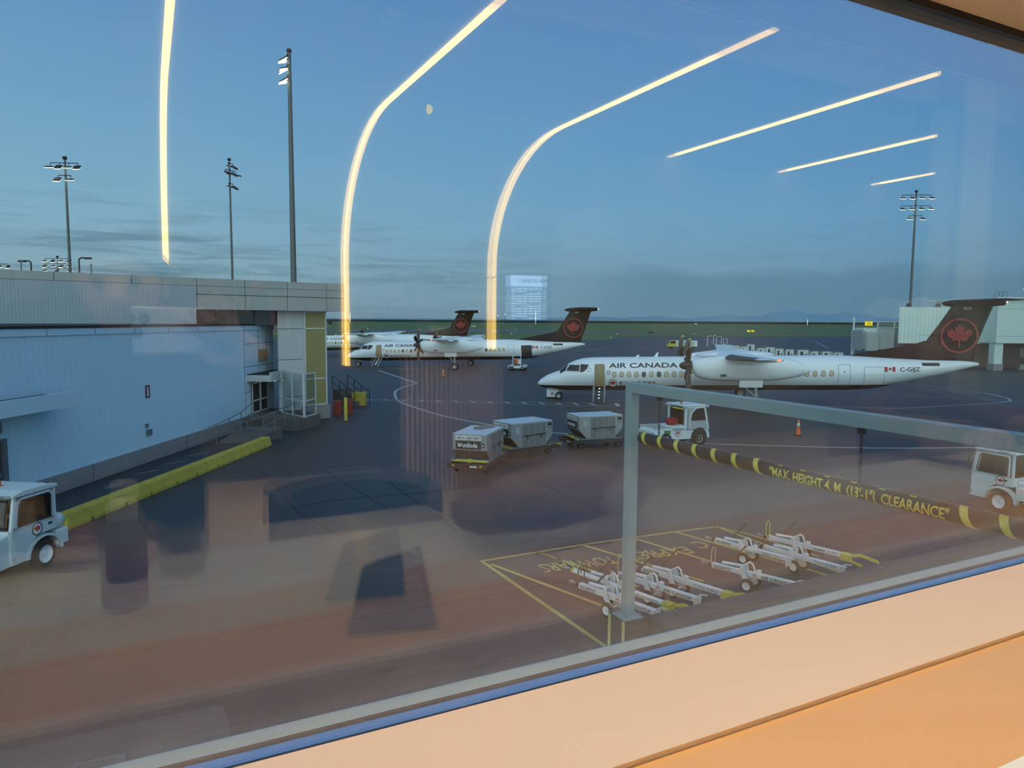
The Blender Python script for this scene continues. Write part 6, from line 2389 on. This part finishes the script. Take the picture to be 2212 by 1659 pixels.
def seated(label, u, s, vhead, skinm, hairm, top, arms, k=1.0):
    """person on a stool facing the window; body is one grown surface, clothes follow it"""
    t = thing('person', label, 'person')

    def Q(du, v, ds):
        return rm(u + du, v, s + ds)
    vh = vhead                         # head centre
    head(t, Q(0, vh, 0), WN, skinm, hairm, k)
    hip = vh - .70
    J = [(Q(0, hip, .06), (.17, .13)), (Q(0, hip + .18, .05), (.155, .115)), (Q(0, hip + .36, .03), (.17, .12)), (Q(0, hip + .49, .03), (.12, .085)),
         (Q(0, hip + .56, .015), .056), (Q(0, hip + .62, 0), .052)]
    E = [(0, 1), (1, 2), (2, 3), (3, 4), (4, 5)]
    for sg, (el, wr) in zip((-1, 1), arms):
        b = len(J)
        J += [(Q(sg * .185, hip + .47, .03), .062), (Q(*el), .046), (Q(*wr), .034)]
        E += [(3, b), (b, b + 1), (b + 1, b + 2)]
    skin_mesh('upper_body', J, E, top, t, 2, 0)
    L = [(Q(0, hip, .07), (.17, .13))]
    LE = []
    for sg in (-1, 1):
        b = len(L)
        L += [(Q(sg * .10, hip - .02, .02), .088), (Q(sg * .13, hip - .03, -.30), .068), (Q(sg * .13, hip - .40, -.26), .048), (Q(sg * .13, FLR + .09, -.24), .040), (Q(sg * .13, FLR + .04, -.38), .032)]
        LE += [(0, b), (b, b + 1), (b + 1, b + 2), (b + 2, b + 3), (b + 3, b + 4)]
    skin_mesh('trousers', L, LE, MATS['trousers'], t, 2, 0)
    return t, Q


p1_, Q = seated('person in a dark hoodie holding a phone up to the glass', -.045, .94, .065, MATS['skin'], MATS['hair_dark'], MATS['hoodie_dark'],
                [((-.25, -.37, -.10), (-.10, -.35, -.31)), ((.30, -.24, -.08), (.22, -.06, -.31))])
hand(p1_, Q(-.09, -.335, -.33), WU + WN * .25, (0, 0, -1), MATS['skin'], .3)
hand(p1_, Q(.22, -.06, -.31), rm(-.4, .3, .3) - rm(0, 0, .38), WN, MATS['skin'], .9, left=True)
lh = MB()
lh.ball(Q(0, -.02, .045), .15, 18, 12, (.95, .62, 1.25))
lh.build('long_hair', MATS['hair_dark'], p1_, smooth=True)
hd_ = MB()
hd_.tube([Q(-.20, -.17, .02), Q(-.12, -.09, .07), Q(0, -.07, .10), Q(.12, -.09, .07), Q(.20, -.17, .02)], [.05, .065, .07, .065, .05], 10)
hd_.build('hood', MATS['hoodie_dark'], p1_, smooth=True)
p2_, Q2 = seated('person in a brown top leaning on the counter to the right', 2.12, .80, -.045, MATS['skin_pale'], MATS['hair_grey'], MATS['shirt_brown'],
                 [((-.30, -.30, -.12), (-.26, -.27, -.36)), ((.28, -.30, -.12), (.12, -.27, -.36))])
hand(p2_, Q2(-.26, -.27, -.36), -WU + WN * .4, (0, 0, -1), MATS['skin_pale'], .35)
hand(p2_, Q2(.12, -.27, -.36), -WU * .8 + WN * .5, (0, 0, -1), MATS['skin_pale'], .35, left=True)
mat('glasses_frame', (.02, .02, .02), .4)
gl = thing('eyeglasses', 'thin-framed eyeglasses worn by the person in brown', 'glasses')
g = MB()
for q in (-1, 1):
    c = Q2(.032 * q, -.040, -.105)
    g.tube([c + WU * (.024 * math.cos(a)) + Vector((0, 0, .019 * math.sin(a))) for a in [2 * PI * k / 16 for k in range(17)]], .0018, 6, False)
    g.tube([Q2(.057 * q, -.036, -.10), Q2(.078 * q, -.034, .0)], .0018, 6)
g.tube([Q2(-.008, -.038, -.106), Q2(.008, -.038, -.106)], .0018, 6)
g.build('frame', MATS['glasses_frame'], gl)
for (pu, ps, nm, lb) in ((-.045, 1.0, 'bar_stool', 'round bar stool under the photographer'), (2.12, .86, 'bar_stool', 'round bar stool under the person in brown')):
    hip = (.065 if pu < 0 else -.045) - .70 - .15
    st = thing(nm, lb, 'stool', rm(pu, FLR, ps), 0, 'bar stools at the counter')
    h = hip - FLR
    MB().lathe([(0, h - .05), (.17, h - .05), (.18, h - .02), (.16, h), (0, h)], n=24).build('seat', MATS['dark_upholstery'], st, smooth=True, auto=50)
    MB().lathe([(.03, .03), (.03, h - .05)], n=14).build('post', MATS['frame_dark'], st, smooth=True)
    MB().lathe([(0, 0), (.2, 0), (.2, .015), (.03, .035), (0, .035)], n=24).build('base', MATS['frame_dark'], st, smooth=True, auto=50)
